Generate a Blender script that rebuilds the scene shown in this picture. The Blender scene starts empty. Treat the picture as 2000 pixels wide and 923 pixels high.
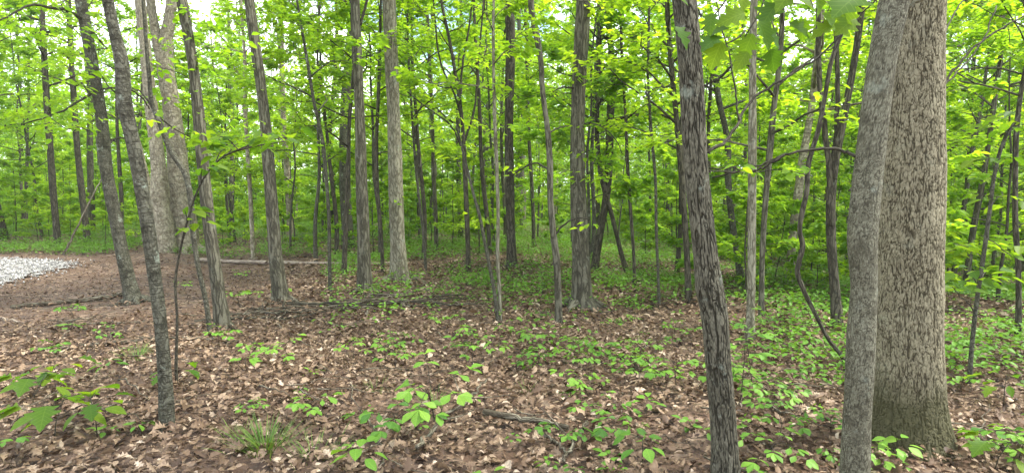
import bpy, math, random
import numpy as np
R = math.radians
# ---------------------------------------------------------------- camera, sky, sun, exposure
sc = bpy.context.scene
FPX, CX, CY, PITCH, EYE = 1190.0, 1000.0, 461.5, R(4.0), 1.6
cam_d = bpy.data.cameras.new('camera'); cam = bpy.data.objects.new('camera', cam_d)
sc.collection.objects.link(cam); sc.camera = cam
cam.location = (0, 0, EYE); cam.rotation_euler = (R(90) - PITCH, 0, 0)
cam_d.sensor_width = 36; cam_d.lens = 36 * FPX / 2000; cam_d.clip_start = 0.05; cam_d.clip_end = 2000
SUN_EL, SUN_AZ = R(60), R(88)          # azimuth from +Y towards +X
wd = bpy.data.worlds.new('World'); sc.world = wd; wd.use_nodes = True
nt = wd.node_tree; nt.nodes.clear()
def N(nt, t, **k):
    n = nt.nodes.new(t)
    for a, b in k.items(): setattr(n, a, b)
    return n
wo = N(nt, 'ShaderNodeOutputWorld'); bg = N(nt, 'ShaderNodeBackground'); bg.inputs[1].default_value = 0.145
sky = N(nt, 'ShaderNodeTexSky', sky_type='NISHITA'); sky.sun_disc = False
sky.sun_elevation = SUN_EL; sky.sun_rotation = SUN_AZ; sky.air_density = 1.0; sky.dust_density = 1.0
tcw = N(nt, 'ShaderNodeTexCoord'); nz = N(nt, 'ShaderNodeTexNoise'); nz.inputs['Scale'].default_value = 3.2
nz.inputs['Detail'].default_value = 6; nz.inputs['Roughness'].default_value = 0.6
crw = N(nt, 'ShaderNodeValToRGB'); crw.color_ramp.elements[0].position = 0.43; crw.color_ramp.elements[1].position = 0.60
mxw = N(nt, 'ShaderNodeMix', data_type='RGBA'); mxw.inputs[7].default_value = (13.0, 13.3, 13.8, 1)
nt.links.new(tcw.outputs['Generated'], nz.inputs['Vector']); nt.links.new(nz.outputs['Fac'], crw.inputs[0])
nt.links.new(crw.outputs[0], mxw.inputs[0]); nt.links.new(sky.outputs[0], mxw.inputs[6])
nt.links.new(mxw.outputs[2], bg.inputs[0]); nt.links.new(bg.outputs[0], wo.inputs[0])
sl = bpy.data.lights.new('sun', 'SUN'); sl.energy = 3.6; sl.angle = R(12); sl.color = (1, 0.96, 0.88)
sun = bpy.data.objects.new('sun', sl); sc.collection.objects.link(sun)
from mathutils import Vector
sd = Vector((math.sin(SUN_AZ) * math.cos(SUN_EL), math.cos(SUN_AZ) * math.cos(SUN_EL), math.sin(SUN_EL)))
sun.rotation_euler = sd.to_track_quat('Z', 'Y').to_euler()
vs = sc.view_settings; vs.view_transform = 'Standard'; vs.look = 'None'; vs.gamma = 1; vs.exposure = 1.47; vs.use_curve_mapping = False
cy = sc.cycles; cy.max_bounces = 8; cy.diffuse_bounces = 6; cy.glossy_bounces = 1; cy.transmission_bounces = 6
cy.transparent_max_bounces = 4; cy.sample_clamp_indirect = 6; cy.use_denoising = True; cy.caustics_reflective = False; cy.caustics_refractive = False

# ---------------------------------------------------------------- numeric helpers
def smooth(t): t = np.clip(t, 0, 1); return t * t * (3 - 2 * t)
def _hash(ix, iy, iz, s):
    h = (ix.astype(np.int64) * 73856093) ^ (iy.astype(np.int64) * 19349663) ^ (iz.astype(np.int64) * 83492791) ^ (s * 2654435761)
    h = (h ^ (h >> 13)) * 1274126177; h = h & 0x7fffffff; h = (h ^ (h >> 15)) * 2246822519 & 0x7fffffff
    return (h & 0xffffff) / float(0xffffff)
def vnoise(p, s=0):
    i = np.floor(p).astype(np.int64); f = p - i; f = f * f * (3 - 2 * f); o = 0
    for a in (0, 1):
        for b in (0, 1):
            for c in (0, 1):
                w = (f[:, 0] if a else 1 - f[:, 0]) * (f[:, 1] if b else 1 - f[:, 1]) * (f[:, 2] if c else 1 - f[:, 2])
                o = o + w * _hash(i[:, 0] + a, i[:, 1] + b, i[:, 2] + c, s)
    return o
def fbm(p, s=0, n=4): return sum(vnoise(p * 2 ** k, s + k) / 2 ** (k + 1) for k in range(n)) / (1 - 0.5 ** n)
def worley(p, s=0):
    i = np.floor(p).astype(np.int64); f1 = np.full(len(p), 9.0); f2 = f1.copy()
    for a in (-1, 0, 1):
        for b in (-1, 0, 1):
            for c in (-1, 0, 1):
                q = i + np.array((a, b, c))
                d = np.stack([q[:, k] + _hash(q[:, 0], q[:, 1], q[:, 2], s + k) for k in range(3)], 1) - p
                d = np.sqrt((d * d).sum(1)); n1 = np.minimum(f1, d); f2 = np.minimum(f2, np.maximum(f1, d)); f1 = n1
    return f1, f2
def terrain(x, y):
    x = np.asarray(x, float); y = np.asarray(y, float)
    z = -1.3 * smooth((x - 3.2) / 12) * smooth((y - 5.5) / 12) - 0.5 * smooth((y - 14) / 30)
    z = z + 0.07 * np.sin(x * 0.55 + 1.3) * np.cos(y * 0.43) * smooth((y - 2) / 6) + 0.03 * np.sin(x * 1.7 + y * 1.1)
    return z
TH = lambda x, y: float(terrain(x, y))
CP, SP = math.cos(PITCH), math.sin(PITCH)
def ray(px, py):
    a, b = (px - CX) / FPX, -(py - CY) / FPX
    return np.array((a, CP + b * SP, -SP + b * CP))
def at(px, py, Y):                      # the point seen at that pixel, in the vertical plane y = Y
    d = ray(px, py); return np.array((0, 0, EYE)) + d * (Y / d[1])
def G(px, py):                          # the point of the ground seen there
    d = ray(px, py); o = np.array((0, 0, EYE)); t = 1.0
    while t < 120:
        p = o + d * t
        if p[2] < TH(p[0], p[1]): break
        t += 0.05
    p = o + d * t; p[2] = TH(p[0], p[1]); return p

class Geo:
    def __init__(s): s.V = []; s.F = []; s.B = []; s.K = []; s.n = 0
    def add(s, V, F, B=None, K=None):   # F: list of int arrays (m,k)
        V = np.asarray(V, float)
        for f in F: s.F.append(np.asarray(f, np.int64) + s.n)
        s.V.append(V); s.B.append(V if B is None else B); s.K.append(np.zeros(len(V)) if K is None else K); s.n += len(V)
    def build(s, name, mat, parent=None, loc=None, smooth_=True):
        me = bpy.data.meshes.new(name)
        if s.n:
            V = np.concatenate(s.V); 
            if loc is not None: V = V - np.asarray(loc)
            tot = np.concatenate([np.full(len(f), f.shape[1]) for f in s.F]); idx = np.concatenate([f.ravel() for f in s.F])
            me.vertices.add(len(V)); me.vertices.foreach_set('co', V.astype(np.float32).ravel())
            me.loops.add(len(idx)); me.loops.foreach_set('vertex_index', idx.astype(np.int32))
            me.polygons.add(len(tot)); st = np.concatenate([[0], np.cumsum(tot)[:-1]])
            me.polygons.foreach_set('loop_start', st.astype(np.int32)); me.polygons.foreach_set('loop_total', tot.astype(np.int32))
            if smooth_: me.polygons.foreach_set('use_smooth', np.ones(len(tot), bool))
            a = me.attributes.new('bco', 'FLOAT_VECTOR', 'POINT'); a.data.foreach_set('vector', np.concatenate(s.B).astype(np.float32).ravel())
            a = me.attributes.new('rnd', 'FLOAT', 'POINT'); a.data.foreach_set('value', np.concatenate(s.K).astype(np.float32))
            me.update(calc_edges=True)
        me.materials.append(mat)
        o = bpy.data.objects.new(name, me); sc.collection.objects.link(o)
        if parent is not None: o.parent = parent
        return o
def catmull(P, n):
    P = np.asarray(P, float)
    if len(P) == 2: t = np.linspace(0, 1, n)[:, None]; return P[0] * (1 - t) + P[1] * t
    m = len(P) - 1; h = np.linalg.norm(np.diff(P, axis=0), axis=1) + 1e-6; D = np.diff(P, axis=0) / h[:, None]
    T = np.vstack([D[:1], (D[:-1] * h[1:, None] + D[1:] * h[:-1, None]) / (h[1:] + h[:-1])[:, None], D[-1:]])
    t = np.linspace(0, m, n) if np.isscalar(n) else n
    i = np.minimum(t.astype(int), m - 1); f = (t - i)[:, None]; H = h[i][:, None]
    return (2 * f**3 - 3 * f**2 + 1) * P[i] + (f**3 - 2 * f**2 + f) * H * T[i] + (3 * f**2 - 2 * f**3) * P[i + 1] + (f**3 - f**2) * H * T[i + 1]
def tube(g, P, r, sides=8, disp=None, s0=None):
    P = np.asarray(P, float); n = len(P); r = np.broadcast_to(np.asarray(r, float), (n,))
    T = np.gradient(P, axis=0); T /= np.linalg.norm(T, axis=1)[:, None] + 1e-9
    ref = np.array((0, 1.0, 0)) if abs(T[:, 1].mean()) < 0.8 else np.array((1.0, 0, 0))
    U = np.cross(np.broadcast_to(ref, T.shape), T); U /= np.linalg.norm(U, axis=1)[:, None] + 1e-9
    W = np.cross(T, U); th = np.arange(sides) * 2 * math.pi / sides
    L = np.concatenate([[0], np.cumsum(np.linalg.norm(np.diff(P, axis=0), axis=1))])
    r0 = max(r.max() * 0.8, .004) if s0 is None else s0
    c, s_ = np.cos(th), np.sin(th)
    B = np.stack([np.broadcast_to(c * r0, (n, sides)), np.broadcast_to(s_ * r0, (n, sides)), np.broadcast_to(L[:, None], (n, sides))], 2).reshape(-1, 3)
    rr = np.repeat(r, sides); K = np.zeros(n * sides)
    if disp is not None:
        d, K = disp(B, np.tile(th, n), rr); rr = rr + d
    D = (c[None, :, None] * U[:, None, :] + s_[None, :, None] * W[:, None, :]).reshape(-1, 3)
    V = np.repeat(P, sides, 0) + D * rr[:, None]
    i = np.arange(n - 1)[:, None] * sides; j = np.arange(sides)[None]; k = (j + 1) % sides
    F = np.stack([i + j, i + k, i + sides + k, i + sides + j], 2).reshape(-1, 4)
    cap = [np.arange(sides)[::-1][None], (np.arange(sides) + (n - 1) * sides)[None]]
    g.add(V, [F] + cap, B + np.array((0.0, 0.0, 0.0)), K)
def unit(a): return a / (np.linalg.norm(a, axis=-1, keepdims=True) + 1e-9)
# leaf templates: x along the leaf (0..1), y across, z up
def tmpl_oval(w=.30, fold=.10, droop=.12):
    V = [(0, 0, 0), (.32, w, fold), (.72, w * .75, fold * .6 - droop * .4), (1, 0, -droop), (.72, -w * .75, fold * .6 - droop * .4), (.32, -w, fold)]
    return np.array(V), [np.array([(0, 3, 2, 1)]), np.array([(0, 5, 4, 3)])]
def tmpl_diamond(w=.34, fold=.1, droop=.1):
    return np.array([(0, 0, 0), (.5, w, fold), (1, 0, -droop), (.5, -w, fold)]), [np.array([(0, 2, 1), (0, 3, 2)])]
def tmpl_outline(pts, fold=.08, droop=.15, rise=0.0):   # half outline mirrored about the midrib; strips to the midrib
    h = np.array(pts, float); n = len(h)
    z = lambda x, y: fold * np.abs(y) * 2 - droop * x * x + rise * np.sin(x * 3.1)
    mid = np.stack([h[:, 0], np.zeros(n), z(h[:, 0], 0 * h[:, 0])], 1)
    up = np.stack([h[:, 0], h[:, 1], z(h[:, 0], h[:, 1])], 1); dn = up * (1, -1, 1)
    i = np.arange(n - 1)
    return np.vstack([mid, up, dn]), [np.stack([i, i + 1, n + i + 1, n + i], 1), np.stack([2 * n + i, 2 * n + i + 1, i + 1, i], 1)]
OVAL = tmpl_oval(); DIAM = tmpl_diamond()
OVALN = tmpl_outline([(0, 0), (.12, .13), (.3, .24), (.5, .28), (.7, .22), (.88, .10), (1, 0)], .12, .16)
OBOV = tmpl_outline([(0, 0), (.15, .07), (.35, .17), (.55, .27), (.72, .28), (.88, .16), (1, 0)], .12, .2)
MAPLE = tmpl_outline([(0, .01), (.05, .10), (.13, .20), (.19, .36), (.24, .40), (.29, .30), (.33, .24), (.40, .33), (.48, .50), (.54, .47), (.57, .30), (.60, .20), (.68, .27), (.76, .31), (.80, .20), (.84, .13), (.92, .10), (1, 0)], .16, .28)
OAK = [tmpl_outline([(0, .01), (.16, .07), (.24, .24), (.34, .10), (.46, .34), (.56, .13), (.68, .30), (.78, .12), (.88, .14), (1, 0)], f, d, r_)
       for f, d, r_ in ((.25, .25, .06), (-.2, -.2, .08), (.1, .35, -.1), (.4, -.15, .12))]
DRY = [tmpl_outline([(0, 0), (.3, .26), (.65, .24), (1, 0)], f, d, r_) for f, d, r_ in ((.3, .25, .06), (-.25, -.2, .1), (.5, .1, -.06))]
def leaves(g, P, Fd, Nn, S, tm, rng, rnd=None):
    T, F = tm; m = len(P)
    if m == 0: return
    Fd = unit(Fd); Nn = unit(Nn - (Nn * Fd).sum(1)[:, None] * Fd); Sd = np.cross(Nn, Fd); S = np.broadcast_to(S, (m,))
    asp = rng.uniform(.82, 1.18, m)
    V = P[:, None] + S[:, None, None] * (T[None, :, 0:1] * Fd[:, None] + T[None, :, 1:2] * (Sd * asp[:, None])[:, None] + T[None, :, 2:3] * Nn[:, None])
    k = len(T); off = (np.arange(m) * k)[:, None, None]
    r_ = rng.random(m) if rnd is None else rnd
    g.add(V.reshape(-1, 3), [(f[None] + off).reshape(-1, f.shape[1]) for f in F], np.tile(T, (m, 1)), np.repeat(r_, k))

# ---------------------------------------------------------------- materials
def new_mat(name):
    m = bpy.data.materials.new(name); m.use_nodes = True; t = m.node_tree; t.nodes.clear()
    return m, t, N(t, 'ShaderNodeOutputMaterial')
def ramp(t, stops, fac=None, interp='LINEAR'):
    n = N(t, 'ShaderNodeValToRGB'); n.color_ramp.interpolation = interp; e = n.color_ramp.elements
    while len(e) < len(stops): e.new(0.5)
    for x, (p, c) in zip(e, stops): x.position = p; x.color = (*c, 1) if len(c) == 3 else c
    if fac is not None: t.links.new(fac, n.inputs[0])
    return n
def attr(t, name): return N(t, 'ShaderNodeAttribute', attribute_name=name)
def mix(t, a, b, f, mode='MIX'):
    n = N(t, 'ShaderNodeMix', data_type='RGBA', blend_type=mode)
    for v, i in ((f, 0), (a, 6), (b, 7)):
        if hasattr(v, 'links'): t.links.new(v, n.inputs[i])
        elif isinstance(v, (int, float)): n.inputs[i].default_value = v
        else: n.inputs[i].default_value = (*v, 1)
    return n.outputs[2]
def math_(t, op, a, b=0.0):
    n = N(t, 'ShaderNodeMath', operation=op)
    for v, i in ((a, 0), (b, 1)):
        if hasattr(v, 'links'): t.links.new(v, n.inputs[i])
        else: n.inputs[i].default_value = v
    return n.outputs[0]
def noise(t, vec, scale, detail=3, rough=.55):
    n = N(t, 'ShaderNodeTexNoise'); n.inputs['Scale'].default_value = scale; n.inputs['Detail'].default_value = detail; n.inputs['Roughness'].default_value = rough
    if vec is not None: t.links.new(vec, n.inputs['Vector'])
    return n.outputs['Fac']
def vscale(t, vec, s):
    n = N(t, 'ShaderNodeMapping'); n.inputs['Scale'].default_value = s; t.links.new(vec, n.inputs['Vector']); return n.outputs[0]

def leaf_mat(name, c0, c1, c2, trans=.5, objvar=.5, veins=False):
    m, t, o = new_mat(name); a = attr(t, 'rnd'); oi = N(t, 'ShaderNodeObjectInfo')
    f = math_(t, 'ADD', math_(t, 'MULTIPLY', a.outputs['Fac'], 1 - objvar), math_(t, 'MULTIPLY', oi.outputs['Random'], objvar))
    col = ramp(t, [(0.05, c0), (0.5, c1), (0.95, c2)], f).outputs[0]
    if veins:
        sp = N(t, 'ShaderNodeSeparateXYZ'); t.links.new(attr(t, 'bco').outputs['Vector'], sp.inputs[0]); ay = math_(t, 'ABSOLUTE', sp.outputs[1])
        fr = math_(t, 'FRACT', math_(t, 'MULTIPLY', math_(t, 'SUBTRACT', sp.outputs[0], math_(t, 'MULTIPLY', ay, 1.1)), 7.0))
        v = math_(t, 'MAXIMUM', math_(t, 'LESS_THAN', fr, .13), math_(t, 'LESS_THAN', ay, .012))
        col = mix(t, col, mix(t, col, (1.5, 1.35, 1.6), 1.0, 'MULTIPLY'), math_(t, 'MULTIPLY', v, .8))
        nn = noise(t, attr(t, 'bco').outputs['Vector'], 6, 3); col = mix(t, col, mix(t, col, (.72, .8, .7), 1.0, 'MULTIPLY'), nn)
    p = N(t, 'ShaderNodeBsdfPrincipled'); p.inputs['Roughness'].default_value = .5; p.inputs['Specular IOR Level'].default_value = .25
    t.links.new(col, p.inputs['Base Color'])
    tr = N(t, 'ShaderNodeBsdfTranslucent'); t.links.new(mix(t, col, (1.35, 1.25, .45), 1.0, 'MULTIPLY'), tr.inputs[0])
    mx = N(t, 'ShaderNodeMixShader'); mx.inputs[0].default_value = trans
    t.links.new(p.outputs[0], mx.inputs[1]); t.links.new(tr.outputs[0], mx.inputs[2]); t.links.new(mx.outputs[0], o.inputs[0])
    return m
LEAF = leaf_mat('spring_leaf', (.12, .27, .024), (.24, .42, .032), (.40, .57, .050), .64)
LEAF_BRIGHT = leaf_mat('seedling_leaf', (.06, .155, .022), (.145, .30, .035), (.22, .38, .05), .4, .55, True)
LEAF_BIG = leaf_mat('near_leaf', (.06, .145, .018), (.12, .23, .022), (.21, .32, .028), .62, .15, True)
GRASS = leaf_mat('grass_blade', (.06, .14, .02), (.11, .2, .03), (.2, .26, .06), .3, .2)

def bark_mat(name, dark, mid, light, sx=28, sz=5, bump=.6, lichen=.3, dist=.012, moss=0.0, edge=.18, crack_attr=False, bands=0.0, vor=1.0, crack=.8):
    m, t, o = new_mat(name); b = attr(t, 'bco').outputs['Vector']
    warp = N(t, 'ShaderNodeTexNoise'); warp.inputs['Scale'].default_value = 9; warp.inputs['Detail'].default_value = 2; t.links.new(b, warp.inputs['Vector'])
    w = N(t, 'ShaderNodeVectorMath', operation='MULTIPLY_ADD'); t.links.new(warp.outputs['Color'], w.inputs[0]); w.inputs[1].default_value = (.03, .03, .05); t.links.new(b, w.inputs[2])
    cr = []
    for k_, q_ in ((.9, 0), (.62, 5.3)):
        w2 = N(t, 'ShaderNodeVectorMath', operation='ADD'); t.links.new(w.outputs[0], w2.inputs[0]); w2.inputs[1].default_value = (q_, q_ * .7, q_ * 1.3)
        n_ = noise(t, vscale(t, w2.outputs[0], (sx * k_, sx * k_, sz * k_)), 1.0, 1.5, .4)
        cr.append(math_(t, 'ABSOLUTE', math_(t, 'SUBTRACT', n_, .5)))
    plate = ramp(t, [(0, (0, 0, 0)), (.075, (1, 1, 1))], math_(t, 'MINIMUM', cr[0], cr[1])).outputs[0]
    if crack_attr: plate = math_(t, 'SUBTRACT', 1.0, attr(t, 'rnd').outputs['Fac'])
    elif vor < 1: plate = math_(t, 'ADD', math_(t, 'MULTIPLY', plate, vor), 1 - vor)
    fine = noise(t, vscale(t, b, (1, 1, .35)), sx * (2.2 if crack_attr else 4), 5, .7)
    big = noise(t, vscale(t, b, (1, 1, .5)), 4.5, 4, .6)
    hgt = math_(t, 'ADD', math_(t, 'MULTIPLY', plate, .8), math_(t, 'MULTIPLY', fine, .55))
    if bands > 0:
        bn = noise(t, vscale(t, b, (1.2, 1.2, 14)), 5, 3, .6)
        bd = ramp(t, [(.36, (0, 0, 0)), (.46, (1, 1, 1))], bn).outputs[0]
        hgt = math_(t, 'ADD', hgt, math_(t, 'MULTIPLY', bd, bands))
    tone = math_(t, 'ADD', math_(t, 'MULTIPLY', plate, .32), math_(t, 'ADD', math_(t, 'MULTIPLY', fine, .55), math_(t, 'MULTIPLY', big, .30)))
    tone = math_(t, 'ADD', math_(t, 'MULTIPLY', math_(t, 'SUBTRACT', tone, .60 if not crack_attr else .72), 2.2), .55)
    col = ramp(t, [(.05, dark), (.5, mid), (.95, light)], tone).outputs[0]
    if crack_attr:
        col = mix(t, col, tuple(c * .7 for c in dark), math_(t, 'MULTIPLY', attr(t, 'rnd').outputs['Fac'], crack))
    if bands > 0: col = mix(t, col, tuple(c * .8 for c in mid), math_(t, 'MULTIPLY', math_(t, 'SUBTRACT', 1.0, bd), .6))
    mot = noise(t, b, 11, 4, .7); col = mix(t, col, dark, math_(t, 'MULTIPLY', ramp(t, [(.52, (0, 0, 0)), (.62, (1, 1, 1))], mot).outputs[0], .65 if bands > 0 else .3))
    lf = ramp(t, [(.60, (0, 0, 0)), (.68, (1, 1, 1))], noise(t, b, 7, 5, .65)).outputs[0]
    col = mix(t, col, (.30, .34, .27), math_(t, 'MULTIPLY', math_(t, 'MULTIPLY', lf, lichen), math_(t, 'ADD', fine, .3)))
    if moss > 0:
        sp = N(t, 'ShaderNodeSeparateXYZ'); t.links.new(b, sp.inputs[0])
        mf = math_(t, 'SUBTRACT', math_(t, 'ADD', moss, math_(t, 'MULTIPLY', big, .35)), sp.outputs[2])
        mf = ramp(t, [(0.1, (0, 0, 0)), (.3, (1, 1, 1))], mf).outputs[0]
        col = mix(t, col, (.050, .048, .020), math_(t, 'MULTIPLY', mf, .8))
    p = N(t, 'ShaderNodeBsdfPrincipled'); p.inputs['Roughness'].default_value = .9; p.inputs['Specular IOR Level'].default_value = .15
    bp = N(t, 'ShaderNodeBump'); bp.inputs['Strength'].default_value = bump; bp.inputs['Distance'].default_value = dist
    t.links.new(hgt, bp.inputs['Height']); t.links.new(bp.outputs[0], p.inputs['Normal']); t.links.new(col, p.inputs['Base Color']); t.links.new(p.outputs[0], o.inputs[0])
    return m
BK_BROWN = bark_mat('brown_furrowed_bark', (0.035, 0.032, 0.021), (0.074, 0.068, 0.047), (0.148, 0.140, 0.099), 26, 4, .8)
BK_GREY = bark_mat('grey_smooth_bark', (0.022, 0.020, 0.013), (0.056, 0.053, 0.037), (0.129, 0.126, 0.092), 34, 20, 1.0, 1.0, .012, 0, .12, False, .45, .55)
BK_DARK = bark_mat('dark_bark', (0.024, 0.021, 0.015), (0.054, 0.048, 0.033), (0.109, 0.098, 0.069), 30, 5, .8)
BK_PALE = bark_mat('pale_bark', (0.120, 0.098, 0.064), (0.249, 0.215, 0.147), (0.415, 0.377, 0.269), 12, 6, 1, .2, .03, 0, .25, False, .5, .6)
BK_NEAR = bark_mat('furrowed_near_bark', (0.033, 0.030, 0.020), (0.089, 0.082, 0.058), (0.194, 0.188, 0.137), 55, 9, .8, .55, .004, 0, .3, True)
BK_SCALY = bark_mat('scaly_near_bark', (0.064, 0.054, 0.032), (0.187, 0.165, 0.105), (0.350, 0.325, 0.218), 80, 26, .6, .12, .004, .50, .35, True, 0, 1, .6)
BK_GNEAR = bark_mat('grey_near_bark', (0.056, 0.051, 0.034), (0.131, 0.126, 0.087), (0.255, 0.253, 0.184), 50, 60, .8, .35, .004, 0, .10, True, .15, 1, .45)
BK_MOSSY = bark_mat('mossy_foot_bark', (0.074, 0.066, 0.042), (0.157, 0.144, 0.099), (0.264, 0.250, 0.180), 26, 7, .7, .5, .01, .12)
TWIG = bark_mat('twig_bark', (0.019, 0.017, 0.012), (0.043, 0.038, 0.026), (0.085, 0.078, 0.054), 60, 20, .4, .1, .002)
DEADWOOD = bark_mat('weathered_dead_wood', (0.033, 0.026, 0.017), (0.087, 0.073, 0.049), (0.204, 0.185, 0.135), 40, 5, .8, .5, .006)
PALEWOOD = bark_mat('bare_pale_wood', (.13, .10, .075), (.25, .205, .155), (.38, .32, .25), 40, 4, .6, .1, .006)

def dry_mat():
    m, t, o = new_mat('dry_leaf'); a = attr(t, 'rnd').outputs['Fac']
    col = ramp(t, [(0, (.026, .016, .010)), (.18, (.085, .052, .029)), (.5, (.205, .135, .080)), (.76, (.34, .245, .158)), (1, (.60, .48, .35))], a).outputs[0]
    g = N(t, 'ShaderNodeNewGeometry'); n = noise(t, g.outputs['Position'], 60, 3, .6)
    col = mix(t, col, (.10, .055, .035), math_(t, 'MULTIPLY', ramp(t, [(.45, (0, 0, 0)), (.65, (1, 1, 1))], n).outputs[0], .5))
    p = N(t, 'ShaderNodeBsdfPrincipled'); p.inputs['Roughness'].default_value = .6; p.inputs['Specular IOR Level'].default_value = .3
    t.links.new(col, p.inputs['Base Color'])
    tr = N(t, 'ShaderNodeBsdfTranslucent'); t.links.new(col, tr.inputs[0]); mx = N(t, 'ShaderNodeMixShader'); mx.inputs[0].default_value = .18
    t.links.new(p.outputs[0], mx.inputs[1]); t.links.new(tr.outputs[0], mx.inputs[2]); t.links.new(mx.outputs[0], o.inputs[0]); return m
DRYLEAF = dry_mat()
def ground_mat():
    m, t, o = new_mat('forest_soil'); g = N(t, 'ShaderNodeNewGeometry').outputs['Position']
    v = N(t, 'ShaderNodeTexVoronoi'); v.inputs['Scale'].default_value = 16; t.links.new(vscale(t, g, (1, 1, 0)), v.inputs['Vector'])
    s = N(t, 'ShaderNodeSeparateColor'); t.links.new(v.outputs['Color'], s.inputs[0])
    col = ramp(t, [(0, (.035, .020, .012)), (.4, (.085, .050, .029)), (.75, (.15, .095, .060)), (1, (.27, .19, .125))], s.outputs[0]).outputs[0]
    n2 = noise(t, g, 1.3, 4, .6)
    col = mix(t, col, (.095, .052, .027), ramp(t, [(.45, (0, 0, 0)), (.6, (1, 1, 1))], n2).outputs[0])
    n3 = noise(t, g, 40, 4, .7)
    p = N(t, 'ShaderNodeBsdfPrincipled'); p.inputs['Roughness'].default_value = .95; t.links.new(col, p.inputs['Base Color'])
    bp = N(t, 'ShaderNodeBump'); bp.inputs['Strength'].default_value = .9; bp.inputs['Distance'].default_value = .03
    t.links.new(math_(t, 'ADD', n3, v.outputs['Distance']), bp.inputs['Height']); t.links.new(bp.outputs[0], p.inputs['Normal']); t.links.new(p.outputs[0], o.inputs[0]); return m
SOIL = ground_mat()
def stone_mat():
    m, t, o = new_mat('gravel_stone'); a = attr(t, 'rnd').outputs['Fac']
    col = ramp(t, [(0, (.13, .126, .117)), (.5, (.29, .282, .265)), (1, (.48, .465, .435))], a).outputs[0]
    p = N(t, 'ShaderNodeBsdfPrincipled'); p.inputs['Roughness'].default_value = .85; t.links.new(col, p.inputs['Base Color']); t.links.new(p.outputs[0], o.inputs[0]); return m
STONE = stone_mat()

# ---------------------------------------------------------------- object helpers
def tag(o, label=None, cat=None, group=None, kind=None):
    for k, v in (('label', label), ('category', cat), ('group', group), ('kind', kind)):
        if v: o[k] = v
    return o
def empty(name, loc):
    o = bpy.data.objects.new(name, None); sc.collection.objects.link(o); o.location = tuple(loc); o.empty_display_size = .1; return o
def copy_tree(o):
    c = o.copy(); sc.collection.objects.link(c)
    for ch in o.children:
        d = ch.copy(); sc.collection.objects.link(d); d.parent = c
        for gc in ch.children:
            e = gc.copy(); sc.collection.objects.link(e); e.parent = d
    return c

# ---------------------------------------------------------------- ground
def axis(lo, hi, near, k):
    a = [0.0]
    while a[-1] < hi: a.append(a[-1] + max(near, abs(a[-1]) * k))
    b = [0.0]
    while b[-1] < -lo: b.append(b[-1] + max(near, abs(b[-1]) * k))
    return np.array(sorted(set([-v for v in b[1:]] + a)))
gx, gy = axis(-300, 300, .12, .02), axis(-40, 420, .12, .02)
X, Y = np.meshgrid(gx, gy); xf, yf = X.ravel(), Y.ravel()
gz = terrain(xf, yf) + (fbm(np.stack([xf * 2.2, yf * 2.2, 0 * xf], 1), 5, 3) - .5) * .07
nx = len(gx); i = (np.arange(len(gy) - 1)[:, None] * nx + np.arange(nx - 1)[None]).ravel()
g = Geo(); g.add(np.stack([xf, yf, gz], 1), [np.stack([i, i + 1, i + nx + 1, i + nx], 1)])
tag(g.build('ground', SOIL), kind='structure')
GRAV = np.array([G(-60, 572)[:2], G(35, 545)[:2], G(95, 531)[:2], G(140, 518)[:2], G(120, 512)[:2], G(60, 510)[:2], G(-30, 510)[:2], (-26, 15.5), (-26, 7.5)])
def inpoly(x, y, P):
    c = np.zeros(len(x), bool); j = len(P) - 1
    for i in range(len(P)):
        a, b = P[i], P[j]
        with np.errstate(divide='ignore', invalid='ignore'):
            c ^= ((a[1] > y) != (b[1] > y)) & (x < (b[0] - a[0]) * (y - a[1]) / (b[1] - a[1] + 1e-12) + a[0])
        j = i
    return c
rng = np.random.default_rng(3)
# crushed stone of the gravel drive
def stones():
    x = rng.uniform(-26, -6, 130000); y = rng.uniform(7, 16, 130000)
    jx = x + rng.normal(0, .22, len(x)); k = inpoly(jx, y + rng.normal(0, .15, len(x)), GRAV); x, y = x[k], y[k]; m = len(x)
    z = terrain(x, y) + rng.uniform(.0, .05, m) + .02
    T = np.array([(1, 0, 0), (-1, 0, 0), (0, 1, 0), (0, -1, 0), (0, 0, 1), (0, 0, -1)], float)
    S = rng.uniform(.008, .026, (m, 1, 1)) * rng.uniform(.5, 1.2, (m, 1, 3)); V = T[None] * S + rng.normal(0, .008, (m, 6, 3)); a = rng.uniform(0, 6.3, m)
    c, s = np.cos(a)[:, None], np.sin(a)[:, None]; V = np.stack([V[..., 0] * c - V[..., 1] * s, V[..., 0] * s + V[..., 1] * c, V[..., 2]], 2) + np.stack([x, y, z], 1)[:, None]
    F = np.array([(0, 2, 4), (2, 1, 4), (1, 3, 4), (3, 0, 4), (2, 0, 5), (1, 2, 5), (3, 1, 5), (0, 3, 5)])
    g = Geo(); g.add(V.reshape(-1, 3), [(F[None] + (np.arange(m) * 6)[:, None, None]).reshape(-1, 3)], None, np.repeat(rng.random(m), 6))
    tag(g.build('gravel', STONE, smooth_=False), 'pale grey crushed gravel at the end of the drive', 'gravel', None, 'stuff')
    P = GRAV; n = len(P); g = Geo(); V = np.array([(p[0], p[1], TH(*p) + .035) for p in P]); cen = V.mean(0); V = np.vstack([V, cen]); 
    # sheet draped on the ground
    X, Y = np.meshgrid(np.arange(-26, -5, .25), np.arange(7, 16, .25)); xs, ys = X.ravel(), Y.ravel(); nx = X.shape[1]
    i = (np.arange(X.shape[0] - 1)[:, None] * nx + np.arange(nx - 1)[None]).ravel(); k = inpoly(xs[i] + .125, ys[i] + .125, GRAV); i = i[k]
    g.add(np.stack([xs, ys, terrain(xs, ys) + .03], 1), [np.stack([i, i + 1, i + nx + 1, i + nx], 1)], None, np.full(len(xs), .35))
    tag(g.build('gravel_path', STONE), kind='structure')
stones()
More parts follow.
